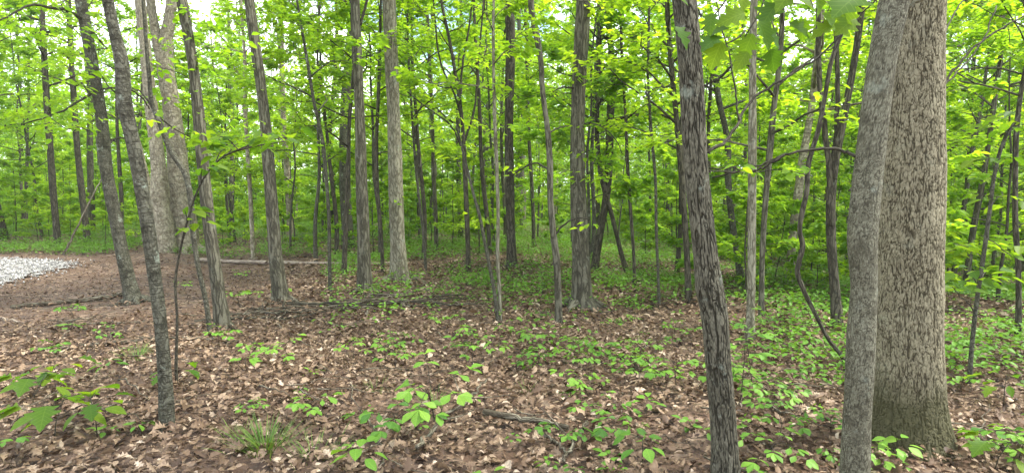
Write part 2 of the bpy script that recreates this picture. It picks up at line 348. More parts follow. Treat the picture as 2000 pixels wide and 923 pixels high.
# ---------------------------------------------------------------- leaf litter
def litter():
    g = Geo()
    for (x0, x1, y0, y1, dens, near) in ((-8.5, 8.5, 1.2, 7.5, 950, 1), (-14, 14, 7.5, 14, 420, 0), (-26, 26, 14, 30, 60, 0)):
        m = int((x1 - x0) * (y1 - y0) * dens); x = rng.uniform(x0, x1, m); y = rng.uniform(y0, y1, m)
        bare = smooth((-x - y * .30 - .3) / 2) * smooth((y - 5.5) / 3)            # reddish bare strip beside the drive
        keep = (~inpoly(x, y, GRAV) | (rng.random(m) < .10)) & (rng.random(m) > bare * .42) & (rng.random(m) < .45 + .9 * fbm(np.stack([x * .9, y * .9, 0 * x], 1), 9, 3))
        x, y, bare = x[keep], y[keep], bare[keep]; m = len(x)
        z = terrain(x, y) + rng.uniform(.0, .06, m) + .012
        a = rng.uniform(0, 2 * math.pi, m); tl = rng.normal(0, .28, m); F = np.stack([np.cos(a) * np.cos(tl), np.sin(a) * np.cos(tl), np.sin(tl)], 1)
        Nn = np.stack([rng.normal(0, .45, m), rng.normal(0, .45, m), np.ones(m)], 1)
        S = np.clip(rng.lognormal(-3.16, .42, m), .02, .12) * (1 if near else 1.15 if y0 < 10 else 1.8); S = S * (1 - .4 * bare)
        rn = np.clip(rng.beta(1.5, 1.8, m) * .95 + .25 * (fbm(np.stack([x * 3, y * 3, 0 * x], 1), 2, 2) - .5) + (rng.random(m) < .06) * .3, 0, 1) * (1 - .35 * bare)
        ts = OAK + DRY if near else DRY; w = rng.integers(0, len(ts), m)
        for k, tm in enumerate(ts):
            q = w == k; leaves(g, np.stack([x, y, z], 1)[q], F[q], Nn[q], S[q], tm, rng, rn[q])
    tag(g.build('leaf_litter', DRYLEAF), 'thick carpet of dry brown oak leaves on the forest floor', 'leaf litter', None, 'stuff')
litter()

# ---------------------------------------------------------------- growing branches and leaves
def grow(gb, gl, path, rad, z0, z1, nb, spread, lsz, rng, tm=OVAL, elev=(.15, .55), twigs=7, lpt=16, flat=.45, taper=.55, azfix=None):
    """limbs and leafy twigs on a trunk path between the fractions of height z0..z1"""
    P = np.asarray(path); z = P[:, 2]; H = z.max() - z.min(); az = rng.uniform(0, 6.28)
    LP, LF, LN = [], [], []
    for b in range(nb):
        u = (b + rng.uniform(0, .8)) / nb; h = z.min() + H * (z0 + (z1 - z0) * u); i = int(np.argmin(abs(z - h))); c = P[i]
        az += 2.4 + rng.uniform(-.5, .5); L = spread * (1 - taper * u) * rng.uniform(.65, 1.15); e = rng.uniform(*elev) + .5 * u
        d = np.array((math.cos(az) * math.cos(e), math.sin(az) * math.cos(e), math.sin(e)))
        t = np.linspace(0, 1, 6)[:, None]; wob = rng.normal(0, .05 * L, (6, 3)) * t
        B = c + d * L * t + np.array((0, 0, -.16 * L)) * t ** 2 + wob
        r0 = min(rad[i] * .5, .012 + L * .011); tube(gb, B, np.linspace(r0, .003, 6), 5 if r0 > .012 else 4)
        for k in range(twigs):
            tt = rng.uniform(.22, 1.0) if k else 1.0; q = tt * 5; j = min(int(q), 4); s = B[j] + (B[j + 1] - B[j]) * (q - j)
            sg = 1 if k % 2 else -1; a2 = az + sg * rng.uniform(.4, 1.1) * (tt < 1); l2 = L * rng.uniform(.22, .42) * (1.15 - .5 * tt)
            d2 = np.array((math.cos(a2), math.sin(a2), rng.uniform(-.1, .35))); w = np.linspace(0, 1, 4)[:, None]
            Tw = s + d2 * l2 * w + rng.normal(0, .03 * l2, (4, 3)) * w; tube(gb, Tw, np.linspace(.0045, .002, 4), 3)
            n = max(3, int(lpt * rng.uniform(.6, 1.4))); f = rng.uniform(.15, 1.05, n); pos = s + d2 * l2 * f[:, None]
            al = a2 + rng.choice((-1, 1), n) * rng.uniform(.3, 1.3, n)
            fd = np.stack([np.cos(al), np.sin(al), rng.normal(-.12, .25, n)], 1)
            pos = pos + fd * rng.uniform(.0, .06, n)[:, None] + np.stack([np.zeros(n), np.zeros(n), rng.normal(0, flat * .12 * l2 + .02, n)], 1)
            LP.append(pos); LF.append(fd); LN.append(np.stack([rng.normal(0, flat, n), rng.normal(0, flat, n), np.ones(n)], 1))
    LP, LF, LN = map(np.concatenate, (LP, LF, LN)); leaves(gl, LP, LF, LN, lsz * rng.uniform(.6, 1.25, len(LP)), tm, rng)
def spray(gl, P, n, rad, lsz, rng, tm=OVAL, flat=.4):
    a = rng.uniform(0, 6.28, n); r = rad * np.sqrt(rng.random(n)); al = a + rng.normal(0, .6, n)
    pos = np.asarray(P) + np.stack([np.cos(a) * r, np.sin(a) * r, rng.normal(0, .14 * rad + .01, n)], 1)
    fd = np.stack([np.cos(al), np.sin(al), rng.normal(-.25, .25, n)], 1)
    leaves(gl, pos, fd, np.stack([rng.normal(0, flat, n), rng.normal(0, flat, n), np.ones(n)], 1), lsz * rng.uniform(.65, 1.2, n), tm, rng)

# ---------------------------------------------------------------- trees traced one by one
def furrow(sx, sz, dep, edge, seed, cross=.5):
    """braided furrows: ridges of bark parted by long cracks that meet and part, with shorter cracks across"""
    def f(B, th, r):
        w = (np.stack([fbm(B * np.array((12, 12, 6)), seed + k, 3) for k in range(3)], 1) - .5) * np.array((.03, .03, .10))
        q = B + w
        n1 = vnoise(q * np.array((sx, sx, sz)), seed) * .65 + vnoise(q * np.array((sx, sx, sz)) * 1.9, seed + 5) * .35
        n2 = vnoise(q * np.array((sx, sx, sz)) * .8 + 31, seed + 9) * .65 + vnoise(q * np.array((sx, sx, sz)) * 1.7 + 13, seed + 6) * .35
        e = np.minimum(smooth(abs(n1 - .5) / edge), smooth(abs(n2 - .5) / edge))
        f1, f2 = worley(q * np.array((sx * .7, sx * .7, sz * 2.2)), seed); e = e * (1 - cross * (1 - smooth((f2 - f1) / .16)))
        n = fbm(B * np.array((40, 40, 22)), seed + 11, 4)
        d = dep * (e - 1) * (.6 + .8 * n) + dep * .6 * (n - .5) + (fbm(B * 3.0, seed + 20, 2) - .5) * .10 * r
        return d, np.clip(1 - e, 0, 1)
    return f
def plain(B, th, r):
    return (fbm(B * np.array((3.2, 3.2, 2.2)) + 7, 3, 3) - .5) * .32 * r, np.zeros(len(B))
TRUNKS = []
def traced(name, label, cat, pts, ws, Y, mat, top=11.0, crown=(.5, 14, 2.2), disp='plain', sides=12, rows=60, dense=None, flare=0., limbs=(), sprays=(), lsz=.10, group=None, extra=None, sd=0, base=None, stop=False, tree_parts=True, gy=None):
    """pts: pixels of the 2000 px photograph from base to top; ws: widths there in pixels; Y: distance"""
    rng = np.random.default_rng(abs(hash_(label)) % 99991 + sd)
    if pts[0][1] < 900 and cat == 'tree':
        yg = float(G(*pts[0])[1]); Y = yg if .84 < yg / Y < 1.16 else Y
    P = [at(x, y, Y) for x, y in pts]; W = [w / FPX * (Y * CP) * .5 for w in ws]
    b = P[0].copy(); b[2] = TH(b[0], Y); 
    if P[0][2] > b[2] + .03: P.insert(0, b); W.insert(0, W[0])
    else: P[0][2] = min(P[0][2], b[2])
    P[0][2] -= .06
    if not stop:                       # continue above the frame
        d = unit(P[-1] - P[-2]); d = unit(d * .55 + np.array((0, 0, .45))); h0 = P[-1][2]; n = 3; w0 = W[-1]
        for k in range(1, n + 1):
            if top > h0: P.append(P[-1] + d * (top - h0) / n / max(d[2], .3) + np.array((rng.normal(0, .12), rng.normal(0, .2), 0))); W.append(w0 * (1 - .8 * k / n))
    P = np.array(P); P[1:, 1] += np.cumsum(rng.normal(0, .004 if Y < 6 else .012, len(P) - 1))
    m = len(P) - 1
    if dense:                          # many rows up to the height in view
        seg = np.interp(dense[0], P[:, 2], np.arange(m + 1)); t = np.concatenate([np.linspace(0, seg, dense[1], endpoint=False), np.linspace(seg, m, 24)])
    else: t = np.linspace(0, m, rows)
    C = catmull(P, t); r = np.interp(t, np.arange(m + 1), W)
    hz = C[:, 2] - C[0, 2]; 
    r = r * (1 + flare * np.exp(-hz / .22))
    root = empty(name, (b[0], Y, b[2])); tag(root, label, cat, group)
    D = {'plain': plain}.get(disp, disp)
    if flare:
        D0 = D
        def D(B, th, r, D0=D0):
            d, K = D0(B, th, r); h = B[:, 2]; lob = np.cos(th * 4 + 1.0) * .5 + np.cos(th * 7 + .3) * .3
            return d + r * flare * .45 * lob * np.exp(-h / .14), K
    g = Geo(); tube(g, C, r, sides, D, s0=float(np.median(r[: len(r) // 2])))
    gt = gb = g; gl = Geo(); LM = LEAF_BIG if 'broad' in label and 'sapling' in label else LEAF
    for lb in limbs:                   # (pixels, width px start, end, depth change, leaf sprays [(px,py,n,radius)])
        pp, w0, w1, dY, sp = lb; q = len(pp); L = np.array([at(x, y, Y + dY * k / max(q - 1, 1)) for k, (x, y) in enumerate(pp)])
        L = catmull(L, max(10, q * 4)); L[2:] += rng.normal(0, .004, (len(L) - 2, 3))
        gg = Geo(); tube(gg, L, np.linspace(w0, w1, len(L)) / FPX * Y * .5, 8)
        lo = gg.build('branch', mat if w0 > 7.5 else TWIG, root, root.location)
        if sp:
            gs = Geo()
            for (x, y, n_, ra) in sp: spray(gs, at(x, y, Y + dY * .6), n_, ra, lsz, rng)
            gs.build('foliage', LM, lo, root.location)
    for (x, y, n_, ra) in sprays:
        c = at(x, y, Y + rng.uniform(-.25, .25)); spray(gl, c, n_, ra, lsz, rng)
        i = int(np.argmin(abs(C[:, 2] - c[2] + .12))); tube(gb, catmull([C[i], (C[i] + c) / 2 + (0, 0, .03), c], 6), np.linspace(.006, .0025, 6), 4)
    if crown:
        z0, nb, spd = crown; grow(gb, gl, C, r, z0 * (.72 if 7 < Y < 14 else 1), .68, nb, spd, lsz, rng)
    if gl.n: gl.build('crown', LM, root, root.location)
    if extra: extra(root, C, r, Y, rng)
    if flare >= .15 and Y > 6:
        R0 = r[0]
        for k in range(5):
            a = k * 1.26 + rng.uniform(-.4, .4); L = R0 * rng.uniform(.9, 1.7) + .03; q = np.array([(b[0] + math.cos(a) * R0 * .55, Y + math.sin(a) * R0 * .55, 0), (b[0] + math.cos(a) * (R0 + L * .35), Y + math.sin(a) * (R0 + L * .35), 0), (b[0] + math.cos(a + .2) * (R0 + L), Y + math.sin(a + .2) * (R0 + L), 0)])
            q[:, 2] = terrain(q[:, 0], q[:, 1]) + np.array((R0 * .45, R0 * .02, -.07)); tube(gt, catmull(q, 9), np.linspace(R0 * .36, R0 * .08, 9), 9, plain)
    gt.build('trunk', mat, root, root.location)
    TRUNKS.append((b[0], Y)); return root
def hash_(s):
    h = 5381
    for ch in s: h = (h * 33 + ord(ch)) & 0x7fffffff
    return h

def big_leaves(root, C, r, Y, rng):     # the shaded lobed leaves hanging into the top of the view
    top = C[int(np.argmin(abs(C[:, 2] - 3.3)))]
    L = catmull([top, at(1440, -60, 2.6), at(1500, -25, 2.1), at(1640, -20, 1.9)], 20)
    g = Geo(); tube(g, L, np.linspace(.014, .004, 20), 6)
    for a, b in (((1500, -25), (1455, 72)), ((1440, -40), (1370, 60)), ((1560, -30), (1590, 20)), ((1455, 60), (1420, 85))):
        q = catmull([at(*a, 2.2), at((a[0] + b[0]) / 2 + 6, (a[1] + b[1]) / 2, 2.15), at(*b, 2.1)], 8); tube(g, q, np.linspace(.004, .002, 8), 4)
    br = g.build('branch', TWIG, root, root.location)
    gl = Geo(); spec = [(1290, -5, 95, 2.3, -20), (1318, 66, 80, 2.3, -60), (1375, 85, 80, 2.1, 215), (1400, 10, 85, 2.1, 170), (1380, 95, 90, 2.1, 250), (1425, 40, 90, 2.1, 200), (1452, 55, 95, 2.0, -70),
        (1458, 70, 85, 2.1, -40), (1440, 80, 80, 2.15, -110), (1500, 5, 110, 2.0, -20), (1490, 20, 100, 2.1, 230), (1560, -15, 105, 1.95, -60), (1530, -20, 120, 2.0, -130), (1650, 2, 135, 1.8, 215), (1610, -30, 110, 2.0, -70), (1410, -25, 110, 2.2, -80), (1575, 40, 80, 2.0, -50), (1625, 20, 90, 1.9, -100), (1475, 110, 75, 2.1, -75), (1430, 115, 70, 2.1, -120), (1395, 70, 75, 2.1, 190), (1510, 60, 80, 2.0, -30), (1600, 60, 80, 2.0, -150), (1360, 40, 70, 2.1, 260), (1640, 50, 80, 1.9, 220), (1535, 50, 70, 2.1, -80), (1475, -20, 105, 2.1, -50)]
    for (x, y, s, yy, ang) in spec:
        s *= .62; y -= 14; x += 0 if x < 1335 else 30
        a = R(ang); f = np.array((math.cos(a), rng.uniform(-.5, .3), math.sin(a) * .8)); n = np.array((rng.normal(0, .25), rng.uniform(-.9, -.3), rng.uniform(.5, .9)))
        leaves(gl, at(x, y, yy)[None], f[None], n[None], s / FPX * yy, MAPLE, rng)
    gl.build('foliage', LEAF_BIG, br, root.location)

def stem(root, pts, ws, Y):
    P = np.array([at(x, y, Y) for x, y in pts]); P[0][2] = min(P[0][2], TH(P[0][0], Y)) - .03 if pts[0][1] > 480 else P[0][2]
    n = len(P) - 1; t = np.linspace(0, n, 80); g = Geo(); tube(g, catmull(P, t), np.interp(t, np.arange(n + 1), np.array(ws) / FPX * Y * .5), 22, plain)
    g.build('stem', BK_PALE, root, root.location)
traced('furrowed_tree', 'dark furrowed tree trunk with grey lichen patches and a knot, near the slender grey trunk', 'tree',
    [(1420, 950), (1411, 800), (1402, 700), (1393, 600), (1386, 565), (1381, 520), (1370, 430), (1360, 340), (1352, 200), (1346, 100), (1336, -10)], [56, 51, 50, 52, 56, 49, 46, 46, 46, 45, 44], 3.3, BK_NEAR,
    top=9, disp=furrow(72, 8, .007, .055, 3, .3), sides=170, dense=(3.2, 620), flare=.12, crown=(.62, 8, 2.0),
    limbs=[([(1380, 297), (1420, 272), (1442, 240), (1452, 218), (1475, 190), (1540, 148), (1600, 110), (1650, 60), (1690, 20), (1730, -20)], 7, 3, .6, []),
           ([(1443, 236), (1436, 180), (1428, 120), (1410, 60), (1396, -10)], 4, 2.5, .1, []),
           ([(1384, 333), (1450, 338), (1520, 332), (1590, 345)], 3, 1.5, .6, [(1560, 335, 8, .12)])], extra=big_leaves, lsz=.07)
traced('slender_grey_tree', 'smooth grey slender trunk just in front of the thickest trunk, with an arched bare limb', 'tree',
    [(1668, 985), (1669, 923), (1671, 830), (1675, 740), (1678, 650), (1683, 560), (1680, 460), (1686, 380), (1696, 300), (1722, 100), (1745, -10)], [56, 53, 50, 52, 51, 47, 53, 51, 51, 50, 52], 3.15, BK_GNEAR,
    top=9, disp=furrow(80, 30, .0014, .04, 17, .4), sides=130, dense=(3.1, 560), flare=.1, crown=(.62, 8, 2.0),
    limbs=[([(1672, 306), (1655, 296), (1625, 290), (1590, 292), (1555, 298), (1520, 306), (1495, 318), (1440, 335), (1390, 348)], 7.4, 3, .3, []),
           ([(1532, 302), (1500, 320), (1478, 334), (1430, 327), (1385, 327)], 6, 2, .2, [(1440, 330, 5, .08)]),
           ([(1750, 30), (1775, 12), (1800, -2), (1830, -30)], 9, 6, -.1, []),
           ([(1688, 462), (1712, 458), (1727, 450)], 5, 2, 0., [])], lsz=.07)
traced('thick_tree', 'thickest tree trunk, tan scaly bark with a mossy flared foot', 'tree',
    [(1776, 868), (1774, 840), (1772, 760), (1771, 600), (1774, 460), (1777, 300), (1781, 150), (1786, -10)], [140, 132, 125, 121, 120, 118, 112, 104], 4.05, BK_SCALY,
    top=14, disp=furrow(72, 10, .0075, .038, 29, .4), sides=340, dense=(3.7, 760), flare=.30, crown=(.5, 14, 3.2),
    limbs=[([(1832, 182), (1860, 140), (1900, 95), (1950, 60), (2010, 25)], 5, 3, .2, []), ([(1832, 182), (1850, 160), (1890, 120), (1925, 70), (1945, 10)], 4, 2.5, .5, []), ([(1834, 95), (1852, 50), (1875, 10), (1905, -30)], 4, 2.5, .5, [])], lsz=.09)
traced('leaning_tree', 'leaning grey tree with dark branch scars whose foot meets a fallen branch', 'tree',
    [(264, 592), (252, 560), (240, 510), (222, 420), (205, 330), (193, 220), (180, 140), (166, 60), (152, -10)], [34, 27, 25, 23, 22, 22, 20, 20, 19], 9.0, BK_GREY, top=12, sides=20, rows=110, flare=.25, crown=(.5, 16, 2.6),
    limbs=[([(160, 38), (130, 20), (100, 16), (60, 10), (20, 30), (-20, 50)], 7, 2, -1.5, [(60, 20, 80, .8), (0, 40, 60, .7), (110, 60, 60, .7)]), ([(180, 62), (195, 80), (210, 95)], 5, 3, .3, []),
           ([(186, 178), (150, 200), (120, 218), (80, 232), (40, 245)], 5, 2, -1.0, [(110, 222, 60, .6), (60, 245, 60, .7), (60, 150, 80, .8), (130, 130, 50, .5)]), ([(205, 290), (222, 272), (245, 268)], 5, 3, .3, []), ([(186, 180), (215, 172), (240, 175)], 5, 2.5, .3, [])])
traced('bare_pole_tree', 'slim grey pole like tree slanting up from dry leaves, nearest trunk on the gravel side', 'tree',
    [(326, 842), (324, 780), (318, 690), (308, 600), (298, 530), (290, 465), (280, 400), (268, 330), (257, 270), (243, 200), (236, 120), (222, 60), (207, -10)], [31, 28, 26, 25, 25, 26, 25, 26, 24, 26, 25, 22, 22], 4.15, BK_GREY, top=8, sides=28, rows=260, flare=.12, crown=(.55, 9, 1.8),
    limbs=[([(246, 172), (262, 178), (280, 195), (292, 210)], 4, 2.5, .3, []), ([(252, 215), (270, 222), (290, 232)], 3, 1.5, .3, [(285, 230, 8, .12)])], lsz=.075)
traced('straight_dark_tree', 'straight dark brown tree leaning a little, its foot at the stick pile end', 'tree',
    [(438, 642), (430, 590), (420, 520), (408, 420), (398, 330), (388, 230), (376, 120), (366, 50), (357, -10)], [34, 27, 25, 24, 22, 22, 20, 20, 19], 7.3, BK_BROWN, top=11, sides=20, rows=110, flare=.25, crown=(.5, 14, 2.4),
    sprays=[(378, 28, 26, .3), (420, 235, 20, .3), (330, 70, 34, .4), (335, 190, 26, .35), (300, 130, 30, .4), (390, 130, 20, .3), (440, 80, 30, .4)])
traced('crooked_sapling', 'thin crooked sapling crossing in front of the pale twin trunk', 'tree',
    [(412, 657), (402, 590), (388, 520), (376, 450), (374, 400), (362, 340), (332, 292), (310, 240), (296, 205), (290, 150), (282, 70), (276, -10)], [10, 10, 10, 10, 11, 11, 10, 10, 9, 8, 7, 6], 6.9, BK_GREY, top=7, sides=9, rows=70, crown=(.6, 8, 1.6),
    limbs=[([(296, 208), (275, 180), (250, 172), (235, 175)], 4, 2, .2, []), ([(300, 215), (330, 245), (370, 268)], 4, 1.5, .3, [(350, 260, 16, .25)])])
traced('pale_twin_tree', 'massive pale tree with two big stems from one foot and gnarled swellings low down', 'tree',
    [(362, 492), (362, 440), (352, 380), (345, 300), (333, 200), (322, 130), (322, 90), (330, 40), (338, -10)], [48, 43, 39, 36, 31, 30, 27, 20, 18], 15.5, BK_PALE, top=17, sides=28, rows=130, flare=.22, crown=(.45, 20, 4.0), lsz=.13,
    extra=lambda root, C, r, Y, rng: [stem(root, p, w, Y - dy) for p, w, dy in (
        ([(327, 494), (322, 450), (316, 405), (313, 380), (310, 330), (302, 260), (292, 180), (284, 100), (270, -30)], [40, 36, 30, 35, 26, 24, 22, 20, 18], .55),
        ([(306, 440), (290, 370), (270, 290), (252, 220), (240, 150), (228, 70), (212, -10), (208, -40)], [15, 15, 14, 12, 11, 10, 9, 9], -.4),
        ([(322, 130), (310, 90), (300, 40), (290, -30)], [26, 22, 16, 15], 0))])
traced('shaggy_tree', 'slightly bowed brown tree with shaggy bark, between straight dark and upright brown trees', 'tree',
    [(551, 590), (545, 545), (539, 500), (535, 450), (529, 380), (522, 300), (516, 230), (506, 150), (496, 80), (485, -10)], [34, 29, 27, 25, 23, 22, 21, 20, 19, 18], 9.0, BK_BROWN, top=12, sides=20, rows=110, flare=.25, crown=(.5, 14, 2.4), sprays=[(500, 190, 30, .4), (520, 240, 24, .35)])
traced('upright_brown_tree', 'upright brown tree right beside the pale straight tree, on its nearer side', 'tree',
    [(714, 571), (712, 520), (710, 440), (707, 350), (704, 250), (701, 170), (697, 90), (693, -10)], [34, 27, 25, 22, 20, 19, 18, 17], 9.9, BK_BROWN, top=13, sides=20, rows=110, flare=.2, crown=(.5, 14, 2.4), limbs=[([(704, 50), (712, 20), (722, -20)], 6, 5, 0, [])])
traced('pale_straight_tree', 'pale grey brown straight tree with widely flared foot in the green ground plants', 'tree',
    [(781, 551), (779, 520), (777, 480), (774, 400), (771, 300), (768, 200), (764, 100), (760, -10)], [46, 35, 31, 29, 27, 25, 25, 25], 11.3, BK_MOSSY, top=15, sides=24, rows=110, flare=.22, crown=(.5, 16, 3.0), sprays=[(776, 388, 14, .22), (765, 145, 14, .25)])
traced('forked_sapling', 'thin dark sapling forking into many upright stems at head height', 'tree',
    [(915, 534), (914, 480), (911, 400), (908, 330), (905, 270), (899, 205), (890, 150), (880, 90), (860, -10)], [12, 10, 10, 9, 8, 7, 6, 6, 5], 11.8, BK_DARK, top=9, sides=8, rows=60, crown=(.55, 10, 1.6),
    limbs=[([(899, 205), (903, 130), (915, 60), (925, -20)], 5, 3, .1, []), ([(903, 240), (890, 190), (860, 120), (850, 40), (845, -20)], 4, 3, .2, []), ([(907, 300), (880, 245), (840, 215), (790, 175)], 4, 2, -.6, [(850, 225, 24, .4), (800, 185, 30, .4)]),
           ([(906, 280), (925, 220), (935, 120), (945, 0)], 5, 3, .2, [])])
traced('grey_centre_tree', 'medium grey brown tree standing deep among the green between two thin saplings', 'tree',
    [(1000, 524), (998, 460), (996, 380), (994, 280), (995, 180), (997, 100), (996, 40), (992, -10)], [21, 18, 18, 17, 18, 18, 18, 16], 12.6, BK_DARK, top=15, sides=18, rows=80, flare=.3, crown=(.45, 16, 2.8))
traced('wavy_tree', 'slim wavy brown tree with knots growing up just before the flared tree', 'tree',
    [(1092, 637), (1090, 570), (1087, 510), (1080, 450), (1075, 390), (1074, 320), (1069, 250), (1060, 180), (1055, 110), (1046, 60), (1037, 0), (1040, -20)], [16, 15, 15, 13, 12, 12, 11, 11, 11, 12, 11, 10], 7.5, BK_BROWN, top=9, sides=16, rows=160, flare=.12, crown=(.6, 9, 1.8),
    limbs=[([(1068, 262), (1090, 250), (1112, 245)], 4, 2, .5, []), ([(1070, 330), (1045, 318), (1020, 330), (1000, 345)], 4, 2, .3, [(1020, 330, 10, .2)]), ([(1083, 460), (1100, 440), (1130, 425), (1150, 428)], 4, 2, -.2, [(1145, 440, 10, .15)]), ([(1038, 15), (1025, 50), (1018, 60)], 5, 3, .3, [])])
traced('flared_tree', 'stout brown tree whose wide flared foot stands in the middle clearing edge', 'tree',
    [(1136, 603), (1136, 570), (1134, 500), (1131, 420), (1128, 340), (1128, 260), (1130, 180), (1135, 90), (1140, -10)], [54, 40, 36, 33, 29, 28, 28, 28, 27], 8.8, BK_BROWN, top=13, sides=30, rows=150, flare=.22, crown=(.5, 14, 2.6),
    sprays=[(1127, 108, 18, .16), (1122, 150, 16, .16), (1125, 250, 10, .12), (1150, 345, 22, .25), (1185, 350, 22, .28), (1140, 300, 12, .18)], limbs=[([(1128, 175), (1100, 170), (1080, 180)], 4, 2, -.3, []), ([(1128, 250), (1150, 240), (1200, 270), (1215, 300)], 3, 1.5, -.4, [(1200, 280, 20, .3)])])
traced('leaning_whip', 'thin pale leaning sapling crossing a straight thin one low down', 'tree',
    [(974, 636), (968, 590), (958, 530), (948, 480), (936, 420), (925, 380), (905, 300), (890, 240)], [9, 8, 8, 7, 7, 6, 5, 3], 7.5, BK_GREY, top=4, sides=7, rows=50, crown=None, sprays=[(935, 430, 10, .15), (900, 300, 14, .3), (888, 245, 20, .35)], stop=True)
traced('straight_whip', 'thin straight sapling touching the foot of the leaning pale one', 'tree',
    [(978, 634), (976, 580), (972, 500), (973, 420), (970, 320), (966, 220), (964, 120), (965, -10)], [8, 8, 8, 7, 7, 7, 6, 5], 7.7, BK_MOSSY, top=7, sides=8, rows=60, crown=(.55, 8, 1.4), sprays=[(975, 255, 10, .15), (968, 160, 14, .2)])
traced('arching_sapling', 'small thin sapling arching over with broad leaves, by the bare pole tree', 'sapling',
    [(344, 716), (346, 620), (343, 545), (350, 500), (365, 440), (384, 380), (405, 340), (440, 305), (490, 288), (560, 276)], [7, 6, 6, 5, 5, 4, 4, 3.5, 3, 2], 5.0, TWIG, sides=6, rows=50, crown=None, stop=True, lsz=.12,
    sprays=[(440, 290, 14, .20), (480, 275, 14, .22), (520, 268, 16, .22), (565, 268, 16, .22), (395, 330, 6, .12), (360, 410, 6, .14), (375, 440, 5, .12), (425, 265, 12, .2)])
traced('mossy_foot_tree', 'slim straight tree with grey blotched bark and a dark mossy foot', 'tree',
    [(1464, 672), (1467, 620), (1469, 540), (1470, 450), (1470, 330), (1471, 210), (1472, 100), (1474, -10)], [22, 17, 17, 16, 16, 15, 14, 13], 6.5, BK_MOSSY, top=10, sides=18, rows=110, flare=.15, crown=(.6, 10, 2.0), sprays=[(1470, 338, 7, .12)])
traced('twisted_vine', 'dark twisted thin vine stem winding up from the foot of the slender grey tree', 'vine',
    [(1650, 708), (1618, 662), (1592, 612), (1567, 560), (1558, 530), (1562, 505), (1568, 480), (1562, 450), (1568, 410), (1575, 380), (1580, 320), (1600, 250), (1612, 190), (1625, 120), (1645, 60), (1655, -10)], [8, 8, 9, 10, 10, 10, 11, 9, 10, 10, 9, 9, 9, 9, 10, 9], 5.4, BK_DARK, top=6, sides=9, rows=150, crown=(.75, 5, 1.5))
traced('double_tree', 'dark brown tree of two stems joined low, behind the twisted vine', 'tree',
    [(1636, 640), (1634, 590), (1629, 520), (1626, 440), (1628, 360), (1636, 300), (1648, 240), (1662, 170), (1676, 90), (1690, -10)], [24, 20, 19, 18, 18, 17, 14, 14, 13, 12], 7.6, BK_DARK, top=10, sides=18, rows=110, flare=.2, crown=(.5, 12, 2.2),
    limbs=[([(1622, 440), (1620, 360), (1616, 300), (1608, 230), (1600, 140), (1598, 60), (1600, -10)], 12, 9, .1, []), ([(1629, 350), (1632, 280), (1636, 200), (1634, 100), (1628, -10)], 11, 8, .3, [])])
traced('right_sapling', 'thin leaning sapling with broad bright leaves, standing apart beyond the thick tree', 'tree',
    [(1893, 756), (1896, 700), (1902, 620), (1912, 540), (1922, 470), (1932, 400), (1942, 330), (1960, 270), (1990, 225)], [10, 9, 9, 8, 8, 7, 7, 6, 5], 5.2, BK_GREY, top=4, sides=9, rows=60, crown=None, stop=True, lsz=.11,
    limbs=[([(1903, 610), (1890, 590), (1872, 575), (1860, 560)], 2.5, 1.5, -.3, [(1870, 560, 8, .12)]), ([(1925, 460), (1950, 480), (1975, 500)], 2.5, 1.5, -.2, [(1960, 490, 10, .16)])],
    sprays=[(1890, 535, 12, .16), (1925, 530, 14, .18), (1960, 380, 18, .25), (1985, 240, 24, .3), (1860, 475, 10, .15), (1935, 310, 14, .2), (1915, 560, 8, .12)])
